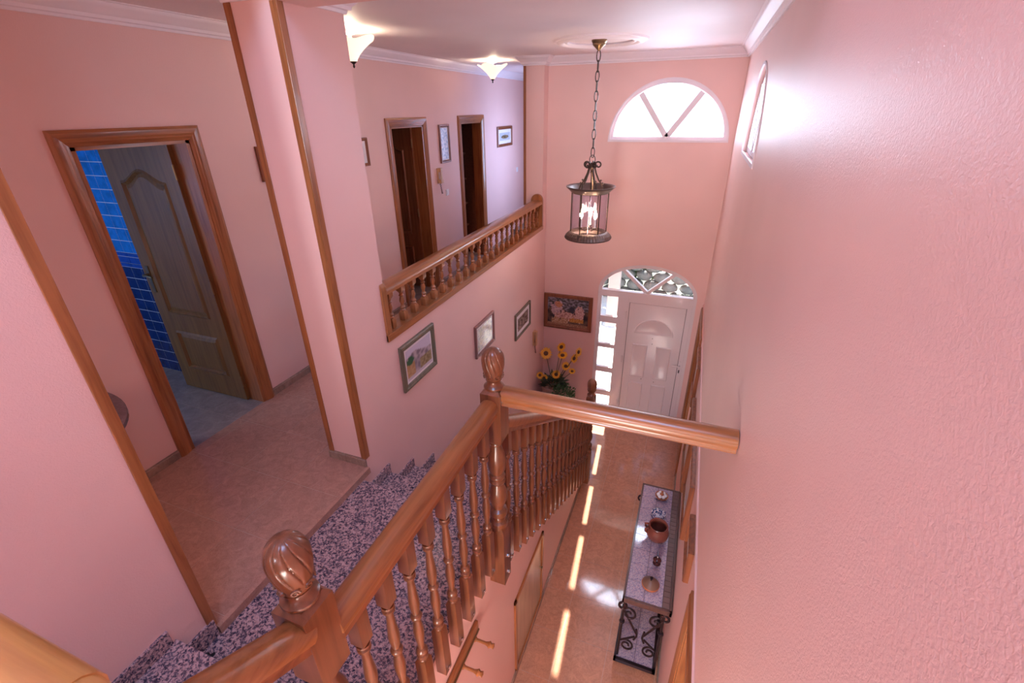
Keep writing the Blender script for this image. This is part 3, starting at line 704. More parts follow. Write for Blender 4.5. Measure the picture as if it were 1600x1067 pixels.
# cupboard door under the stairs
r = setup('door_cupboard', (XS, 2.46, 0))
for a in ((CUP[0], CUP[0]+.035), (CUP[1]-.035, CUP[1])): B(XS-.03, XS+.016, a[0], a[1], CUP[2], CUP[3]).build('frame', F_['z'], r, bevel=.003)
B(XS-.03, XS+.016, CUP[0], CUP[1], CUP[3]-.035, CUP[3]).build('frame', F_['y'], r, bevel=.003)
B(XS-.03, XS+.016, CUP[0], CUP[1], CUP[2], CUP[2]+.03).build('frame', F_['y'], r, bevel=.003)
q = B(XS-.03, XS+.004, CUP[0]+.038, CUP[1]-.038, CUP[2]+.033, CUP[3]-.038).build('door_leaf', m_cup, r, bevel=.003)
MB().lathe([(.006, 0), (.006, .015), (.014, .022), (.015, .03), (0, .036)], (XS+.004, 2.735, .59), 14, 'x').build('knob', m_brass, q, smooth=True)
for z_ in (.2, .85): MB().lathe([(.006, -.03), (.006, .03)], (XS+.008, CUP[0]+.037, z_), 8).build('hinge', m_brass, q)

# coat rack under the landing
cr_ = thing('coat_rack', 'dark varnished wooden coat rail with turned pegs on the wall beneath the landing', 'coat rack', (XS, .95, 1.6))
B(XS, XS+.022, .35, 1.485, 1.575, 1.67).build('board', W_['y'], cr_, bevel=.008)
B(XS+.022, XS+.03, .36, 1.475, 1.60, 1.612).build('bead', m_brass, cr_)
pm = None
for y in (1.42, 1.265, 1.05, .83, .6):
    m = MB().lathe([(.016, 0), (.016, .008), (.009, .016), (.009, .07), (.014, .085), (.02, .095), (.012, .105), (.016, .12), (0, .125)], (0, 0, 0), 14, 'x')
    if pm is None: o = m.build('peg', W_['x'], cr_, smooth=True, local=True); pm = o.data
    else: o = link_part(pm, 'peg', cr_)
    o.location = Vector((XS+.022, y, 1.595))-cr_.location

# ------------------------------------------------------------------ pictures
def col_grid(m, name, root, P0, U, V, nu, nv, fn):
    """flat print: vertex-coloured grid"""
    P0 = Vector(P0)-root.location; U = Vector(U); V = Vector(V)
    vs = [tuple(P0+U*(i/nu)+V*(j/nv)) for j in range(nv+1) for i in range(nu+1)]
    fs = [(j*(nu+1)+i, j*(nu+1)+i+1, (j+1)*(nu+1)+i+1, (j+1)*(nu+1)+i) for j in range(nv) for i in range(nu)]
    me = bpy.data.meshes.new(name); me.from_pydata(vs, [], fs); me.materials.append(m)
    ca = me.color_attributes.new('Col', 'FLOAT_COLOR', 'POINT')
    for j in range(nv+1):
        for i in range(nu+1):
            c = fn(i/nu, j/nv); ca.data[j*(nu+1)+i].color = (*[max(0, x) for x in c], 1)
    o = bpy.data.objects.new(name, me); COL.objects.link(o); o.parent = root; return o
def N(u, v, s, seed=0): return noise.noise(Vector((u*s+seed*7.3, v*s+3.1*seed, seed)))
def mixc(a, b, t): t = max(0, min(1, t)); return tuple(x+(y-x)*t for x, y in zip(a, b))
def p_street(u, v):
    c = (.55, .50, .62) if v > .62 else (.33, .27, .36)
    sky = v > .72+.1*math.sin(u*5)
    if sky: c = (.62, .58, .70)
    else:
        c = mixc((.20, .16, .20), (.50, .42, .45), .5+1.2*N(u, v, 9, 1)+.3*N(u, v, 30, 2))
    if u < .30 and v < .60-.3*u and v > .05+u*.2: c = mixc((.42, .24, .11), (.52, .34, .18), .5+2*N(u, v, 12, 31))
    if (u-.15)**2/.018+(v-.62)**2/.02 < 1+N(u, v, 12, 32): c = (.035, .13, .06)
    if u > .5 and v < .45: c = mixc((.22, .16, .07), (.38, .30, .17), .5+2*N(u, v, 14, 3))
    if v < .10: c = (.60, .54, .60)
    return c
def p_map(u, v): return mixc((.60, .56, .38), (.68, .66, .62), .5+1.5*N(u, v, 6, 4)) if N(u, v, 17, 5) > -.18 else (.30, .30, .34)
def p_dark(u, v): return mixc((.12, .09, .08), (.40, .30, .24), .45+1.6*N(u, v, 7, 6))
def p_blue(u, v): return mixc((.14, .16, .24), (.50, .42, .46), .5+1.5*N(u, v*2, 7, 8))
def p_group(u, v):
    if (u-.5)**2/.12+(v-.45)**2/.06 < 1: return mixc((.06, .07, .05), (.38, .26, .14), .5+1.8*N(u, v, 9, 9))
    return (.56, .60, .66)
def p_figure(u, v):
    if abs(u-.55) < .2 and .2 < v < .85 and N(u, v, 8, 11) > -.25: return (.16, .13, .18)
    return (.62, .58, .62)
def p_pale(u, v): return mixc((.62, .56, .58), (.74, .70, .72), .5+N(u, v, 4, 12))
def p_garden(u, v):
    n1, n2, n3 = N(u, v*.7, 7, 20), N(u, v, 16, 21), N(u, v, 30, 22)
    c = mixc((.03, .025, .03), (.16, .10, .07), .5+1.3*n1+.6*n3)
    if v > .58+.1*n1: c = mixc((.05, .055, .05), (.26, .24, .30), .4+1.4*n2+.5*n3)
    fig = 1-((u-.22)/.17)**2-((v-.60)/.30)**2+.9*n2
    if fig > .25: c = mixc((.30, .20, .24), (.62, .46, .46), .5+1.3*n3+n2)
    if (u-.27+.05*n2)**2/.008+(v-.76)**2/.012 < 1: c = mixc((.42, .15, .06), (.55, .32, .20), .5+2*n3)
    low = 1-((u-.50)/.36)**2-((v-.36-.05*n1)/.20)**2+.8*n2
    if low > .3: c = mixc((.28, .12, .10), (.66, .45, .38), .55+1.6*n3+.6*n2)
    seat = 1-((u-.79)/.13)**2-((v-.46)/.34)**2+.7*n2
    if seat > .3: c = mixc((.40, .22, .20), (.70, .50, .46), .5+1.5*n3)
    if (u-.60)**2/.0045+(v-.60)**2/.016 < 1+n2: c = (.03, .035, .05)
    if .55 < u < .9 and .16 < v < .30+.06*n2: c = mixc((.42, .16, .03), (.55, .30, .10), .5+2*n3)
    if .1 < u < .52 and v < .27+.08*n2: c = mixc((.28, .13, .05), (.58, .40, .28), .5+1.8*n3)
    if v < .09: c = mixc((.25, .12, .07), (.38, .22, .14), .5+2*n3)
    return c
def picture(name, label, face, c, w, h, fw, fmat, matw, fn, nu=34, nv=26, depth=.026, mount=m_paper, group=None, cat='picture'):
    """face: ('x',+1) etc; c = centre on the wall surface"""
    ax, s = face; c = Vector(c); root = thing(name, label, cat, c, group)
    n = Vector((s, 0, 0)) if ax == 'x' else Vector((0, s, 0)); u = Vector((0, -s, 0)) if ax == 'x' else Vector((s, 0, 0))
    if ax == 'x': u = Vector((0, s, 0))
    else: u = Vector((-s, 0, 0))
    zv = Vector((0, 0, 1))
    def blk(m, u0, u1, v0, v1, d0, d1):
        vs = [u*a+zv*b+n*d for d in (d0, d1) for a, b in ((u0, v0), (u1, v0), (u1, v1), (u0, v1))]
        m.add([tuple(q) for q in vs], [(0, 3, 2, 1), (4, 5, 6, 7), (0, 1, 5, 4), (1, 2, 6, 5), (2, 3, 7, 6), (3, 0, 4, 7)])
    # mitred moulded frame as one part
    prof = [(0, .001), (0, depth*.8), (.15, depth), (.45, depth), (.7, depth*.72), (.85, depth*.8), (1, depth*.6), (1, .001)]
    vs = []; k = len(prof); fs = []
    for cu, cv in ((-1, -1), (1, -1), (1, 1), (-1, 1)):
        for fr, d in prof: vs.append(tuple(u*cu*(w/2-fr*fw)+zv*cv*(h/2-fr*fw)+n*d))
    for i in range(4):
        j = (i+1) % 4
        for q in range(k): r_ = (q+1) % k; fs.append((i*k+q, i*k+r_, j*k+r_, j*k+q))
    MB().add(vs, fs).build('frame', fmat, root, local=True)
    m = MB(); blk(m, -w/2+fw*.9, w/2-fw*.9, -h/2+fw*.9, h/2-fw*.9, .002, depth*.45); m.build('mount', mount, root, local=True)
    iw, ih = w/2-fw-matw, h/2-fw-matw
    col_grid(m_print, 'print', root, c+u*(-iw)+zv*(-ih)+n*(depth*.45+.0015), u*2*iw, zv*2*ih, nu, nv, fn)
    return root
def on_w(name, label, y0, y1, z0, z1, fw, fm, mw, fn, **k):
    return picture(name, label, ('x', 1), (XW, (y0+y1)/2, (z0+z1)/2), y1-y0, z1-z0, fw, fm, mw, fn, **k)
on_w('framed_picture', 'green-brown framed street scene with orange wall and tree below the gallery', 2.485, 2.97, 2.385, 2.765, .045, m_frame_green, .018, p_street)
on_w('framed_picture', 'rosewood framed pale yellow map-like print, middle one on the stair wall', 3.735, 4.205, 2.03, 2.385, .032, m_frame_brown, .022, p_map)
on_w('framed_picture', 'dark framed brown print with wide mount, on the stair wall above the beige handset', 4.87, 5.43, 1.70, 2.045, .035, m_frame_green, .05, p_dark)
picture('painting', 'large reddish-brown framed painting of reclining figures beside the front door', ('y', -1), (-1.488, YF, 1.643), .715, .54, .055, m_frame_red, 0, p_garden, nu=90, nv=64)
def on_l(label, y0, y1, z0, z1, fw, fm, mw, fn, **k):
    return picture('framed_picture', label, ('x', 1), (XL, (y0+y1)/2, (z0+z1)/2), y1-y0, z1-z0, fw, fm, mw, fn, **k)
on_l('small brown framed picture partly hidden behind the tall pier, right of the bathroom door', 2.86, 3.25, 3.82, 4.075, .028, m_frame_red, .03, p_pale)
on_l('brown framed print with a dark figure just past the pier, before the second door', 3.80, 4.22, 3.805, 4.07, .03, m_frame_red, .05, p_figure)
on_l('tall narrow dark framed blue print between the second and third doors', 5.72, 5.985, 3.68, 4.14, .032, m_frame_brown, .012, p_blue, nu=20, nv=40)
on_l('brown framed print of a huddled group on pale mount beyond the closet door', 7.66, 8.325, 3.74, 4.05, .045, m_frame_red, .05, p_group)
# lower right wall pictures, seen edge-on
def on_r(name, label, y0, y1, z0, z1, fw, fm, fn, d=.035, cat='picture'):
    return picture(name, label, ('x', -1), (XRL, (y0+y1)/2, (z0+z1)/2), y1-y0, z1-z0, fw, fm, .0, fn, depth=d, cat=cat)
on_r('framed_picture', 'thick wooden framed picture edge-on above the middle of the console table', 2.74, 3.36, 1.38, 1.90, .04, m_frame_red, p_pale)
on_r('framed_picture', 'smaller wooden framed picture edge-on above the near end of the console table', 2.10, 2.42, 1.72, 1.97, .03, m_frame_red, p_pale)
on_r('wall_mirror', 'large wooden framed mirror edge-on beyond the far end of the console table', 3.58, 4.20, 1.08, 1.75, .045, m_frame_red, p_pale, cat='mirror')
on_r('framed_picture', 'wooden framed picture edge-on behind the cross rail, next to the far hall door', 4.40, 4.92, 1.50, 1.96, .04, m_frame_red, p_pale)

# ------------------------------------------------------------------ intercom handsets, switches, socket
def handset(label, x, y, z, h=.19):
    r = thing('intercom_handset', label, 'intercom', (x, y, z))
    B(x, x+.02, y-.042, y+.042, z-h/2, z+h/2).build('base_plate', m_plastic if False else m_beige, r, bevel=.004)
    MB().box(x+.02, x+.055, y-.03, y+.03, z+h/2-.05, z+h/2).box(x+.02, x+.055, y-.03, y+.03, z-h/2, z-h/2+.05).box(x+.038, x+.055, y-.024, y+.024, z-h/2+.03, z+h/2-.03).build('receiver', m_beige, r, bevel=.006)
    pts = [(x+.03+.008*math.cos(q*1.7), y+.008*math.sin(q*1.7)+.035*math.sin(q/60*PI)-.02, z-h/2-.13*math.sin(q/60*PI)) for q in range(61)]
    MB().tube(pts, .0035, 5).build('coiled_cord', m_frame_brown, r)
handset('beige intercom handset with coiled cord on the upper hall wall between two doors', XL, 5.64, 3.54)
handset('beige intercom handset with coiled cord in the corner above the sunflower pot', XW, 5.62, 1.40, .22)
def plate(nm, label, cat, x, y, z, s=1):
    r = thing(nm, label, cat, (x, y, z)); B(*sorted((x, x+.009*s)), y-.04, y+.04, z-.04, z+.04).build('plate', m_plastic, r, bevel=.003)
    B(*sorted((x+.009*s, x+.014*s)), y-.022, y+.022, z-.028, z+.028).build('rocker' if 'switch' in nm else 'insert', m_plastic, r, bevel=.002)
plate('light_switch', 'white square light switch beside the upper handset and closet door', 'switch', XL, 5.84, 3.30)
plate('light_switch', 'white square light switch at the far end of the upper hall wall', 'switch', XL, 8.60, 3.30)
plate('wall_socket', 'small white round-centred socket low on the upper hall wall', 'socket', XL, 5.83, 2.53)

# ------------------------------------------------------------------ half-round marble console in the upper hall
hc = thing('marble_console', 'half-round violet marble console top fixed to the wall left of the bathroom door', 'console', (XL, .90, ZU+.70))
pts = [(XL, .45)]+[(XL+.57*math.sin(PI*i/28), .90-.45*math.cos(PI*i/28)) for i in range(1, 28)]+[(XL, 1.35)]
MB().panel(pts, [], 'z', ZU+.675, ZU+.70).build('top', m_htable, hc, bevel=.006)
for y in (.72, 1.08): MB().tube([(XL+.01, y, ZU+.25), (XL+.06, y, ZU+.30), (XL+.20, y, ZU+.55), (XL+.40, y, ZU+.665)], .012).build('bracket', m_iron, hc, smooth=True)

# ------------------------------------------------------------------ ceiling lights
def bowl_lamp(label, x, y):
    r = thing('bowl_ceiling_light', label, 'ceiling light', (x, y, ZC), 'scalloped bowl lights of the upper hall')
    MB().lathe([(0, 0), (.075, 0), (.07, -.015), (.03, -.03), (.012, -.035), (.012, -.06), (0, -.06)], (x, y, ZC), 24).build('ceiling_rose', m_white, r, smooth=True)
    v = []; f = []; S = 48; Rw = 12
    for i in range(Rw+1):
        t = i/Rw; rr = .028+.152*(t**1.25); zz = ZC-.205+.15*t**.9
        for k in range(S):
            a = 2*PI*k/S; w = 1+.09*math.cos(4*a)*t**3; v.append((x+rr*w*math.cos(a), y+rr*w*math.sin(a), zz+.016*math.cos(4*a)*t**4))
    for i in range(Rw):
        for k in range(S): l = (k+1) % S; f.append((i*S+k, i*S+l, i*S+S+l, i*S+S+k))
    f.append(tuple(range(S))); MB().add(v, f).build('glass_bowl', m_bowl, r, smooth=True)
    MB().lathe([(0, -.045), (.006, -.04), (.009, -.03), (.005, -.02), (.028, 0), (.03, .006), (0, .006)], (x, y, ZC-.205), 16).build('finial', m_bronze, r, smooth=True)
    light('bowl_bulb', 'POINT', (x, y, ZC-.075), 8, (1, .80, .58), r=.03)
bowl_lamp('lit scalloped glass bowl ceiling light partly hidden behind the tall pier', -2.60, 3.44)
bowl_lamp('lit scalloped glass bowl ceiling light at the far end of the upper hall', -2.60, 6.18)

med = thing('ceiling_medallion', 'round white plaster ceiling ring above the hanging lantern', 'medallion', (-1.0, 4.9, ZC))
MB().lathe([(.29, 0), (.285, -.012), (.30, -.022), (.32, -.02), (.335, -.03), (.36, -.034), (.385, -.026), (.395, -.016), (.415, -.014), (.425, 0)], (-1.0, 4.9, ZC), 64, cap=False).build('plaster_ring', m_white, med, smooth=True)

LX, LY = -1.01, 4.9
ln = thing('hanging_lantern', 'round bronze and glass hall lantern hanging on a long chain', 'lantern', (LX, LY, ZC))
MB().lathe([(0, 0), (.068, 0), (.07, -.012), (.058, -.03), (.06, -.038), (.035, -.06), (.02, -.075), (.008, -.085), (0, -.085)], (LX, LY, ZC), 24).build('canopy', m_brass, ln, smooth=True)
nl = 11; z = ZC-.083; st_ = (ZC-.083-3.87)/nl
lm = []
for turn in (0, 1):
    pts = []
    for q in range(16):
        a = 2*PI*q/16; uu = .017*math.cos(a); vv = .048*math.sin(a)
        pts.append((uu if turn == 0 else 0, uu if turn else 0, vv))
    lm.append(MB().tube(pts, .0048, 6, closed=True))
lme = [None, None]
ch = MB().tube([(LX, LY, ZC-.08), (LX, LY, ZC-.086)], .004).build('chain', m_bronze, ln)
for k in range(nl):
    zz = z-st_*(k+.5)
    if lme[k % 2] is None: o = lm[k % 2].build('chain_link', m_bronze, ch, local=True, smooth=True); lme[k % 2] = o.data
    else: o = link_part(lme[k % 2], 'chain_link', ch)
    o.location = (0, 0, zz-ZC)
MB().tube([(LX+.030*math.cos(a)*math.sin(a*.5)**.5 if False else LX+.028*math.sin(2*PI*q/20), LY, 3.845+.04*math.cos(2*PI*q/20)) for q in range(20) for a in (0,)], .0045, 6, closed=True).build('hook_ring', m_bronze, ln, smooth=True)
MB().lathe([(0, .035), (.012, .03), (.02, .015), (.028, .0), (.026, -.02), (.015, -.03), (.010, -.05), (.016, -.06), (.008, -.075), (.004, -.10), (0, -.10)], (LX, LY, 3.785), 20).build('hub', m_bronze, ln, smooth=True)
am = None
for k in range(5):
    a = 2*PI*k/5+.35; m = MB()
    pts = [(.028, -.01), (.045, -.07), (.075, -.135), (.115, -.19), (.135, -.245), (.135, -.272)]
    cs = [(r_*math.cos(a)+LX, r_*math.sin(a)+LY, 3.785+z_) for r_, z_ in pts]; m.tube(cs, .0085, 6)
    sp = []
    for q in range(22):
        t = q/21; an = PI*1.1-t*3.4*PI/1.6; rr = .036*(1-.62*t); sp.append((.062+rr*math.cos(an), .008+rr*math.sin(an)))
    sp = [(.022, -.012)]+sp
    m.tube([(r_*math.cos(a)+LX, r_*math.sin(a)+LY, 3.785+z_) for r_, z_ in sp], .0085, 6)
    for rr, zz in ((.085, -.14), (.105, -.17)): m.lathe([(0, .012), (.015, 0), (0, -.012)], ((rr+.012)*math.cos(a)+LX, (rr+.012)*math.sin(a)+LY, 3.785+zz), 6)
    m.build('scroll_arm', m_bronze, ln, smooth=True)
MB().lathe([(.185, 3.525), (.225, 3.565), (.247, 3.582), (.250, 3.592), (.240, 3.592), (.215, 3.575), (.188, 3.545), (.165, 3.535), (.165, 3.525)], (LX, LY, 0), 48, loop=True).build('top_rim', m_rim, ln, smooth=True)
mm = MB(); v = []
for k in range(96):
    a = 2*PI*k/96; w = 1+.014*(k % 2)
    for r_, z_ in ((.185, 3.135), (.205*w, 3.125), (.232*w, 3.098), (.246*w, 3.072), (.242, 3.060), (.150, 3.058), (.150, 3.075), (.180, 3.10)): v.append((LX+r_*math.cos(a), LY+r_*math.sin(a), z_))
f = [(k*8+q, ((k+1) % 96)*8+q, ((k+1) % 96)*8+(q+1) % 8, k*8+(q+1) % 8) for k in range(96) for q in range(8)]
mm.add(v, f); mm.build('fluted_base_ring', m_rim, ln)
for k in range(6):
    a = 2*PI*k/6+.25
    MB().tube([(LX+.186*math.cos(a), LY+.186*math.sin(a), 3.10), (LX+.186*math.cos(a), LY+.186*math.sin(a), 3.535)], .0065, 6).build('upright_bar', m_bronze, ln)
    a0, a1 = a+.045, a+2*PI/6-.045; n = 8; v = []
    for q in range(n+1):
        t = a0+(a1-a0)*q/n
        for zz in (3.11, 3.53):
            for rr in (.180, .183): v.append((LX+rr*math.cos(t), LY+rr*math.sin(t), zz))
    f = []
    for q in range(n):
        i = q*4; f += [(i+1, i+5, i+7, i+3), (i, i+2, i+6, i+4), (i+2, i+3, i+7, i+6), (i, i+4, i+5, i+1)]
    f += [(0, 1, 3, 2), (n*4, n*4+2, n*4+3, n*4+1)]
    MB().add(v, f).build('glass_pane', m_lglass, ln, smooth=True)
MB().tube([(LX, LY, 3.69), (LX, LY, 3.17)], .005, 8).lathe([(0, -.03), (.01, -.02), (.02, 0), (.012, .012), (0, .03)], (LX, LY, 3.17), 12).build('centre_rod', m_bronze, ln, smooth=True)
for k in range(3):
    a = 2*PI*k/3-.5; cx_, cy2 = LX+.085*math.cos(a), LY+.085*math.sin(a)
    o = MB().tube([(LX, LY, 3.165), (LX+.04*math.cos(a), LY+.04*math.sin(a), 3.14), (cx_, cy2, 3.165)], .005, 6).lathe([(0, 0), (.022, .004), (.026, .014), (.012, .014), (0, .014)], (cx_, cy2, 3.165), 12).build('candle_arm', m_bronze, ln, smooth=True)
    MB().lathe([(.012, 0), (.012, .09), (0, .09)], (cx_, cy2, 3.18), 12).build('candle_sleeve', m_candle, o)
    MB().lathe([(.008, 0), (.018, .025), (.019, .04), (.012, .07), (.003, .095), (0, .097)], (cx_, cy2, 3.27), 12).build('bulb', m_bulb, o, smooth=True)
    light('lantern_bulb', 'POINT', (cx_, cy2, 3.31), 56, (1, .64, .38), r=.02)

# ------------------------------------------------------------------ console table
tx0, tx1, ty0, ty1, tz = -.068, XRL-.004, 2.47, 3.79, .90
ct = thing('console_table', 'wrought iron console table with patterned lilac tile top and lower shelf by the right wall', 'table', ((tx0+tx1)/2, (ty0+ty1)/2, 0))
m = MB().box(tx0, tx1, ty0, ty0+.02, tz-.05, tz).box(tx0, tx1, ty1-.02, ty1, tz-.05, tz).box(tx0, tx0+.014, ty0, ty1, tz-.05, tz).box(tx1-.02, tx1, ty0, ty1, tz-.05, tz).box(tx0+.005, tx1-.005, ty0+.005, ty1-.005, tz-.045, tz-.012)
m.build('top_frame', wood('dark_table_edge', 'y', (.11, .055, .045), (.07, .035, .03)), ct, bevel=.002)
tw = (tx1-.075-tx0-.016)/2; th = (ty1-ty0-.044)/8
tm = None
for i in range(2):
    for j in range(8):
        if tm is None: o = MB().cbox(0, 0, 0, tw-.003, th-.003, .012).build('tile', m_ptile, ct, local=True); tm = o.data
        else: o = link_part(tm, 'tile', ct)
        o.location = Vector((tx0+.016+tw*(i+.5), ty0+.022+th*(j+.5), tz-.006))-ct.location
bm_ = None
m_btile = mat('brown_border_tile', (.17, .11, .10), .2)
for j in range(26):
    if bm_ is None: o = MB().cbox(0, 0, 0, .048, .046, .012).build('border_tile', m_btile, ct, local=True); bm_ = o.data
    else: o = link_part(bm_, 'border_tile', ct)
    o.location = Vector((tx1-.047, ty0+.047+.049*j, tz-.006))-ct.location
sx0_, sx1_, sy0, sy1, sz = -.074, .27, 2.47, 3.79, .10
MB().box(sx0_, sx1_, sy0, sy0+.025, sz-.03, sz+.004).box(sx0_, sx1_, sy1-.025, sy1, sz-.03, sz+.004).box(sx0_, sx0_+.02, sy0, sy1, sz-.03, sz+.004).box(sx1_-.025, sx1_, sy0, sy1, sz-.03, sz+.004).box(sx0_+.01, sx1_-.01, sy0+.01, sy1-.01, sz-.026, sz-.014).build('lower_frame', m_iron, ct)
sw = (sx1_-sx0_-.045)/2; sh = (sy1-sy0-.05)/8; tm2 = None
for i in range(2):
    for j in range(8):
        if tm2 is None: o = MB().cbox(0, 0, 0, sw-.003, sh-.003, .012).build('tile', m_ptile, ct, local=True); tm2 = o.data
        else: o = link_part(tm2, 'tile', ct)
        o.location = Vector((sx0_+.020+sw*(i+.5), sy0+.025+sh*(j+.5), sz-.006))-ct.location
def spiral(c, r0, r1, a0, turns, n=26):
    return [(c[0]+(r0+(r1-r0)*q/n)*math.cos(a0+turns*2*PI*q/n), c[1]+(r0+(r1-r0)*q/n)*math.sin(a0+turns*2*PI*q/n)) for q in range(n+1)]
for yy, sy_ in ((ty0+.05, 1), (ty1-.05, -1)):
    for xx, sxx in ((tx0+.02, 1), (tx1-.045, -1)):
        m = MB(); m.tube([(xx, yy, 0), (xx-.0*sxx, yy, .12), (xx+.0*sxx, yy, .42), (xx+.0*sxx, yy, .70), (xx, yy, .86)], .010, 8)
        # big S-scroll across the end frame and a ring boss
        s1 = spiral((.075, .26), .022, .075, 0, 1.4); s2 = spiral((.060, .66), .075, .018, PI*.8, -1.3)
        for s_ in (s1+[(.14, .40)], [(.15, .45)]+s2): m.tube([(xx+sxx*p[0]*.8, yy, p[1]) for p in s_], .009, 6)
        m.tube([(xx+sxx*.11, yy, .36), (xx+sxx*.13, yy+.0, .42), (xx+sxx*.12, yy, .50)], .009, 6)
        m.tube([(xx-sxx*.0+.030*math.cos(q*PI/8)*sxx-sxx*.01, yy, .74+.035*math.sin(q*PI/8)) for q in range(16)], .010, 6, closed=True)
        m.lathe([(0, -.02), (.02, -.012), (.024, 0), (.02, .012), (0, .02)], (xx, yy, .55), 12)
        m.build('scroll_leg', m_iron, ct, smooth=True)
# table ware
TZ = tz+.001
d1 = thing('terracotta_dish', 'orange terracotta dish with white glazed lobes at the far end of the console', 'dish', (.125, 3.64, TZ))
MB().lathe([(0, 0), (.035, 0), (.055, .018), (.062, .034), (.056, .034), (.03, .012), (0, .010)], (.125, 3.64, TZ), 28).build('bowl', m_terra_o, d1, smooth=True)
m = MB()
for k in range(6): a = 2*PI*k/6; m.lathe([(0, -.012), (.016, -.008), (.02, .004), (.012, .016), (0, .02)], (.125+.032*math.cos(a), 3.64+.032*math.sin(a), TZ+.035), 10)
m.build('white_lobe', m_whiteg, d1, smooth=True)
MB().lathe([(0, 0), (.018, 0), (.02, .03), (.008, .05), (.012, .062), (0, .075)], (.125, 3.64, TZ+.015), 12).build('knob', m_terra_o, d1, smooth=True)
d2 = thing('china_jar', 'blue and white lidded china jar between the orange dish and the large pot', 'jar', (.115, 3.37, TZ))
MB().lathe([(0, 0), (.045, 0), (.06, .015), (.064, .04), (.060, .06), (0, .06)], (.115, 3.37, TZ), 28).build('body', m_china, d2, smooth=True)
MB().lathe([(.063, 0), (.064, .010), (.05, .026), (.025, .036), (0, .038)], (.115, 3.37, TZ+.060), 28).build('lid', m_china, d2, smooth=True)
d3 = thing('terracotta_pot', 'large round brown terracotta pot with open mouth on the console table', 'pot', (.125, 3.13, TZ))
MB().lathe([(0, .0), (.05, 0), (.062, .012), (.088, .05), (.095, .085), (.088, .12), (.074, .142), (.074, .15), (.082, .162), (.078, .168), (.070, .163), (.066, .148), (.072, .135), (.085, .10), (.085, .07), (.06, .025), (0, .015)], (.125, 3.13, TZ), 36).build('body', m_terra, d3, smooth=True)
for a in (PI*.94, PI*1.12): MB().tube([(.125+.086*math.cos(a), 3.13+.086*math.sin(a), TZ+.135), (.125+.112*math.cos(a), 3.13+.112*math.sin(a), TZ+.125), (.125+.108*math.cos(a), 3.13+.108*math.sin(a), TZ+.10), (.125+.088*math.cos(a), 3.13+.088*math.sin(a), TZ+.085)], .010, 8).build('handle', m_terra, d3, smooth=True)
d4 = thing('oil_lamp', 'small dark brown glazed oil lamp figurine in front of the large pot', 'figurine', (.15, 2.87, TZ))
m_dk = mat('dark_brown_glaze', (.07, .02, .02), .15)
MB().lathe([(0, 0), (.028, 0), (.032, .008), (.014, .02), (.03, .035), (.034, .048), (.022, .06), (.008, .066), (.01, .08), (0, .095)], (.15, 2.87, TZ), 20).build('body', m_dk, d4, smooth=True)
MB().tube([(.15, 2.90, TZ+.045), (.15, 2.93, TZ+.06), (.15, 2.925, TZ+.085), (.15, 2.895, TZ+.06)], .005, 6).tube([(.15, 2.84, TZ+.045), (.15, 2.815, TZ+.058), (.15, 2.805, TZ+.055)], [.012, .009, .006], 8).build('handle', m_dk, d4, smooth=True)
d5 = thing('pot_lid', 'low round terracotta tagine lid with dark knob at the near end of the console', 'lid', (.122, 2.65, TZ))
MB().lathe([(0, 0), (.055, 0), (.064, .01), (.066, .026), (.060, .032), (.045, .045), (.02, .062), (.012, .066), (0, .066)], (.122, 2.65, TZ), 32).build('cone', mat('grey_brown_terracotta', (.20, .11, .075), .35), d5, smooth=True)
MB().lathe([(.056, 0), (.067, .008), (.069, .022), (.064, .027), (.056, .02)], (.122, 2.65, TZ), 32, loop=True).build('rim', m_terra_o, d5, smooth=True)
MB().lathe([(.009, 0), (.008, .012), (.013, .02), (.012, .028), (.005, .03), (.004, .02), (0, .02)], (.122, 2.65, TZ+.064), 14).build('knob', m_iron, d5, smooth=True)

# ------------------------------------------------------------------ sunflower pot
fpx, fpy = -1.60, 5.84
fp = thing('wicker_pot', 'pale ribbed wicker planter in the corner by the front door, trailing green ivy', 'planter', (fpx, fpy, 0))
MB().lathe([(0, 0), (.13, 0), (.135, .01), (.155, .20), (.165, .40), (.175, .50), (.185, .53), (.18, .55), (.165, .55), (.155, .50), (0, .48)], (fpx, fpy, 0), 36).build('body', m_wicker, fp, smooth=True)
m = MB()
for k in range(900):    # ivy tumbling over the pot's right-hand front
    t = random.random(); a = random.uniform(-1.5, .4)
    rad = .10+.12*min(1, t*3)+random.uniform(-.02, .09); cx_, cy2 = fpx+.03+rad*math.cos(a), fpy+rad*math.sin(a); cz = .60-.52*t**1.15+random.uniform(-.03, .03)
    s = random.uniform(.014, .024); ax = Vector((random.uniform(-1, 1), random.uniform(-1, 1), random.uniform(-.4, 1))).normalized(); b = ax.orthogonal().normalized(); c2 = ax.cross(b)
    cc = Vector((cx_, cy2, cz)); m.add([tuple(cc-b*s), tuple(cc+c2*s*.7+ax*.003), tuple(cc+b*s*1.2), tuple(cc-c2*s*.7+ax*.003)], [(0, 1, 2, 3)])
iv = m.build('ivy_foliage', m_ivy, fp); iv['kind'] = 'stuff'
m = MB()
for k in range(70):
    a = random.uniform(0, 2*PI); l = random.uniform(.08, .19); p = Vector((fpx+.08*math.cos(a), fpy+.06*math.sin(a), .54+random.uniform(0, .08))); d = Vector((math.cos(a), math.sin(a), random.uniform(.0, .7))).normalized(); sd = d.cross(Vector((0, 0, 1))).normalized()
    q = p+d*l; 
    if q.x < XW+.02 or q.y > YF-.02: continue
    m.add([tuple(p), tuple(p+d*l*.5+sd*.03), tuple(q), tuple(p+d*l*.5-sd*.03)], [(0, 1, 2, 3)])
lv = m.build('leaf_foliage', m_leaf, fp); lv['kind'] = 'stuff'
CAMP = Vector((0, 0, 4.3))
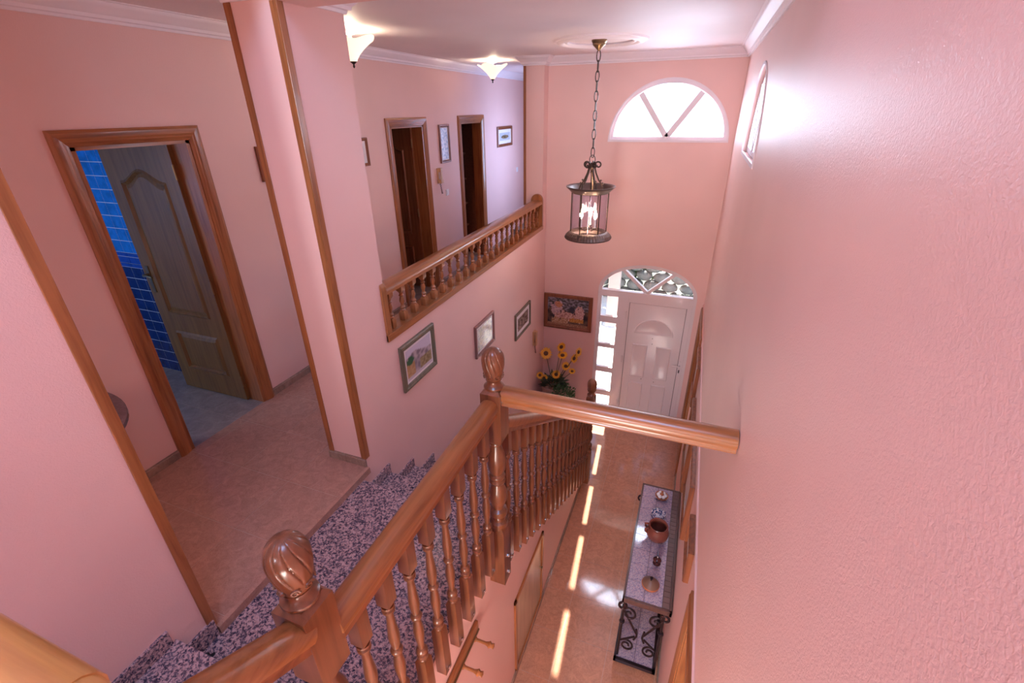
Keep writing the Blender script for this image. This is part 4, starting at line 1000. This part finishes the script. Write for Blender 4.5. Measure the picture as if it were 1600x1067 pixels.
def sunflower(px, pz, py, label, R=.055, tilt=(0, 0), face=None):
    R *= 1.3
    c = Vector((px, py, pz)); r = thing('sunflower', label, 'sunflower', (fpx, fpy, .5), 'sunflowers standing in the wicker planter')
    n = Vector(face or (.35, -1, .55)).normalized(); b = n.orthogonal().normalized(); e = n.cross(b)
    MB().tube([(fpx+.3*(px-fpx)*.3, fpy+(py-fpy)*.2, .50), (fpx+.55*(px-fpx), fpy+.5*(py-fpy), .50+.55*(pz-.5)), (px-n.x*.03, py-n.y*.03, pz-.02), tuple(c-n*.004)], .0045, 6).build('stem', m_stem, r, smooth=True)
    m = MB()
    for lay, (k_, rr) in enumerate(((15, 1.0), (13, .86))):
        for k in range(k_):
            a = 2*PI*k/k_+lay*.2; d = b*math.cos(a)+e*math.sin(a); s = e*math.cos(a)-b*math.sin(a); L = R*rr*random.uniform(.92, 1.08)
            m.add([tuple(c+d*R*.25), tuple(c+d*L*.65+s*R*.17+n*.004), tuple(c+d*L+n*random.uniform(-.004, .012)), tuple(c+d*L*.65-s*R*.17+n*.004)], [(0, 1, 2, 3)])
    m.build('petals', m_petal, r)
    m = MB(); v = [tuple(c+n*.012)]; K = 14
    for rr, h in ((.22, .011), (.36, .004), (.38, -.004)):
        v += [tuple(c+(b*math.cos(2*PI*k/K)+e*math.sin(2*PI*k/K))*R*rr+n*h) for k in range(K)]
    f = [(0, 1+k, 1+(k+1) % K) for k in range(K)]+[(1+q*K+k, 1+q*K+K+k, 1+q*K+K+(k+1) % K, 1+q*K+(k+1) % K) for q in range(2) for k in range(K)]
    m.add(v, f); m.build('seed_disc', m_disc, r, smooth=True)
SF = [(-1.728, 1.057, 'large sunflower facing out at the upper left of the bunch', .075, (.35, -1, .7)), (-1.498, 1.203, 'topmost sunflower of the bunch, seen tilted', .06, (.5, -.6, .1)),
      (-1.474, 1.07, 'sunflower right below the topmost one, facing up', .065, (.1, -.4, 1)), (-1.24, 1.164, 'outermost high sunflower towards the front door', .06, (1, -.5, .2)),
      (-1.30, 1.048, 'sunflower tucked just beneath the outermost one towards the door', .06, (.9, -.6, .2)), (-1.419, .897, 'sunflower facing the stairs just above the ivy', .055, (.4, -1, .8)),
      (-1.319, .829, 'small yellow sunflower at the ivy edge nearest the door', .045, (.2, -.5, 1)), (-1.561, .727, 'sunflower in the middle of the planter rim over the ivy', .058, (.4, -1, .8)),
      (-1.80, .695, 'upper of the two small sunflowers leaning against the stair wall', .048, (.4, -1, .5)), (-1.75, .628, 'lower of the two small sunflowers beside the wicker rim', .05, (.2, -.7, 1))]
for (px_, pz, lb, R, fc) in SF: sunflower(px_, pz, 5.85 if px_ > -1.78 else 5.80, lb, R, face=fc)

# ------------------------------------------------------------------ outdoors
tr = setup('terrace', (0, 0, 0)); B(-4, 4, YF+.2, 11.2, -.12, -.02).build('screed', mat('dark_terrace_joint', (.12, .11, .11), .8), tr)
tm = None
for i in range(14):
    for j in range(11):
        if tm is None: o = MB().cbox(0, 0, 0, .44, .44, .02).build('tile', m_terrace, tr, local=True); tm = o.data
        else: o = link_part(tm, 'tile', tr)
        o.location = (-3.1+.45*i, 6.55+.45*j, -.02)
struct(B(-20, 20, 11.2, 40, -.15, -.03), 'ground', mat('garden_soil', (.08, .09, .06), .9))
struct(MB().box(-1.12, -.935, 7.32, 7.42, .97, 2.64), 'wall_porch_screen', m_outwall)
struct(MB().box(-2.4, 1.4, YF+.2, 7.45, 2.64, 2.74), 'roof_porch_sunblock', m_outwall)  # unseen overhang added to keep sun out of the door fanlight
struct(MB().box(-5, 5, YF+.2, 8.3, 5.0, 5.2), 'roof_eave_sunblock', m_outwall)  # unseen eave added to block sun from the upper fan window
gw = thing('garden_wall', 'low dry-stone garden wall seen through the door glass', 'wall', (0, 11.4, 0))
for i in range(15):
    for j in range(4):
        w = .42; bm2 = bmesh.new(); bmesh.ops.create_icosphere(bm2, subdivisions=2, radius=.5); s_ = random.uniform(0, 99)
        vs = []
        for vv in bm2.verts:
            q = vv.co*(1+.18*noise.noise(vv.co*2+Vector((s_, 0, 0)))); vs.append((-3.4+w*(i+.5*(j % 2))+q.x*w*.98, 11.4+q.y*.4, .12+.24*j+q.z*.27))
        fs = [tuple(x.index for x in ff_.verts) for ff_ in bm2.faces]; bm2.free()
        MB().add(vs, fs).build('stone', m_stone, gw, smooth=True)
def bush(x, y, z, R, label):
    m = MB()
    for k in range(900):
        d = Vector((random.gauss(0, 1), random.gauss(0, 1), random.gauss(0, 1))).normalized(); p = Vector((x, y, z))+Vector((d.x*R, d.y*R*.8, abs(d.z)*R*.9))*random.uniform(.65, 1.05)
        s = R*.09; b = d.orthogonal().normalized(); c2 = d.cross(b); b = (b+d*random.uniform(-.6, .6)).normalized()
        m.add([tuple(p-b*s), tuple(p+c2*s*.6), tuple(p+b*s), tuple(p-c2*s*.6)], [(0, 1, 2, 3)])
    r = thing('garden_bush', label, 'bush', (x, y, z)); f = m.build('foliage', m_bush, r); MB().tube([(x, y, -.03), (x, y, z+R*.5)], .04).build('trunk', m_stem, r)
bush(-1.2, 12.4, .4, .9, 'green bush behind the garden wall, seen through the left of the door fanlight')
bush(1.0, 12.8, .4, 1.1, 'green bush behind the garden wall, seen through the right of the door fanlight')
bush(-3.3, 12.6, .3, 1.0, 'green bush behind the garden wall, furthest from the drive side')
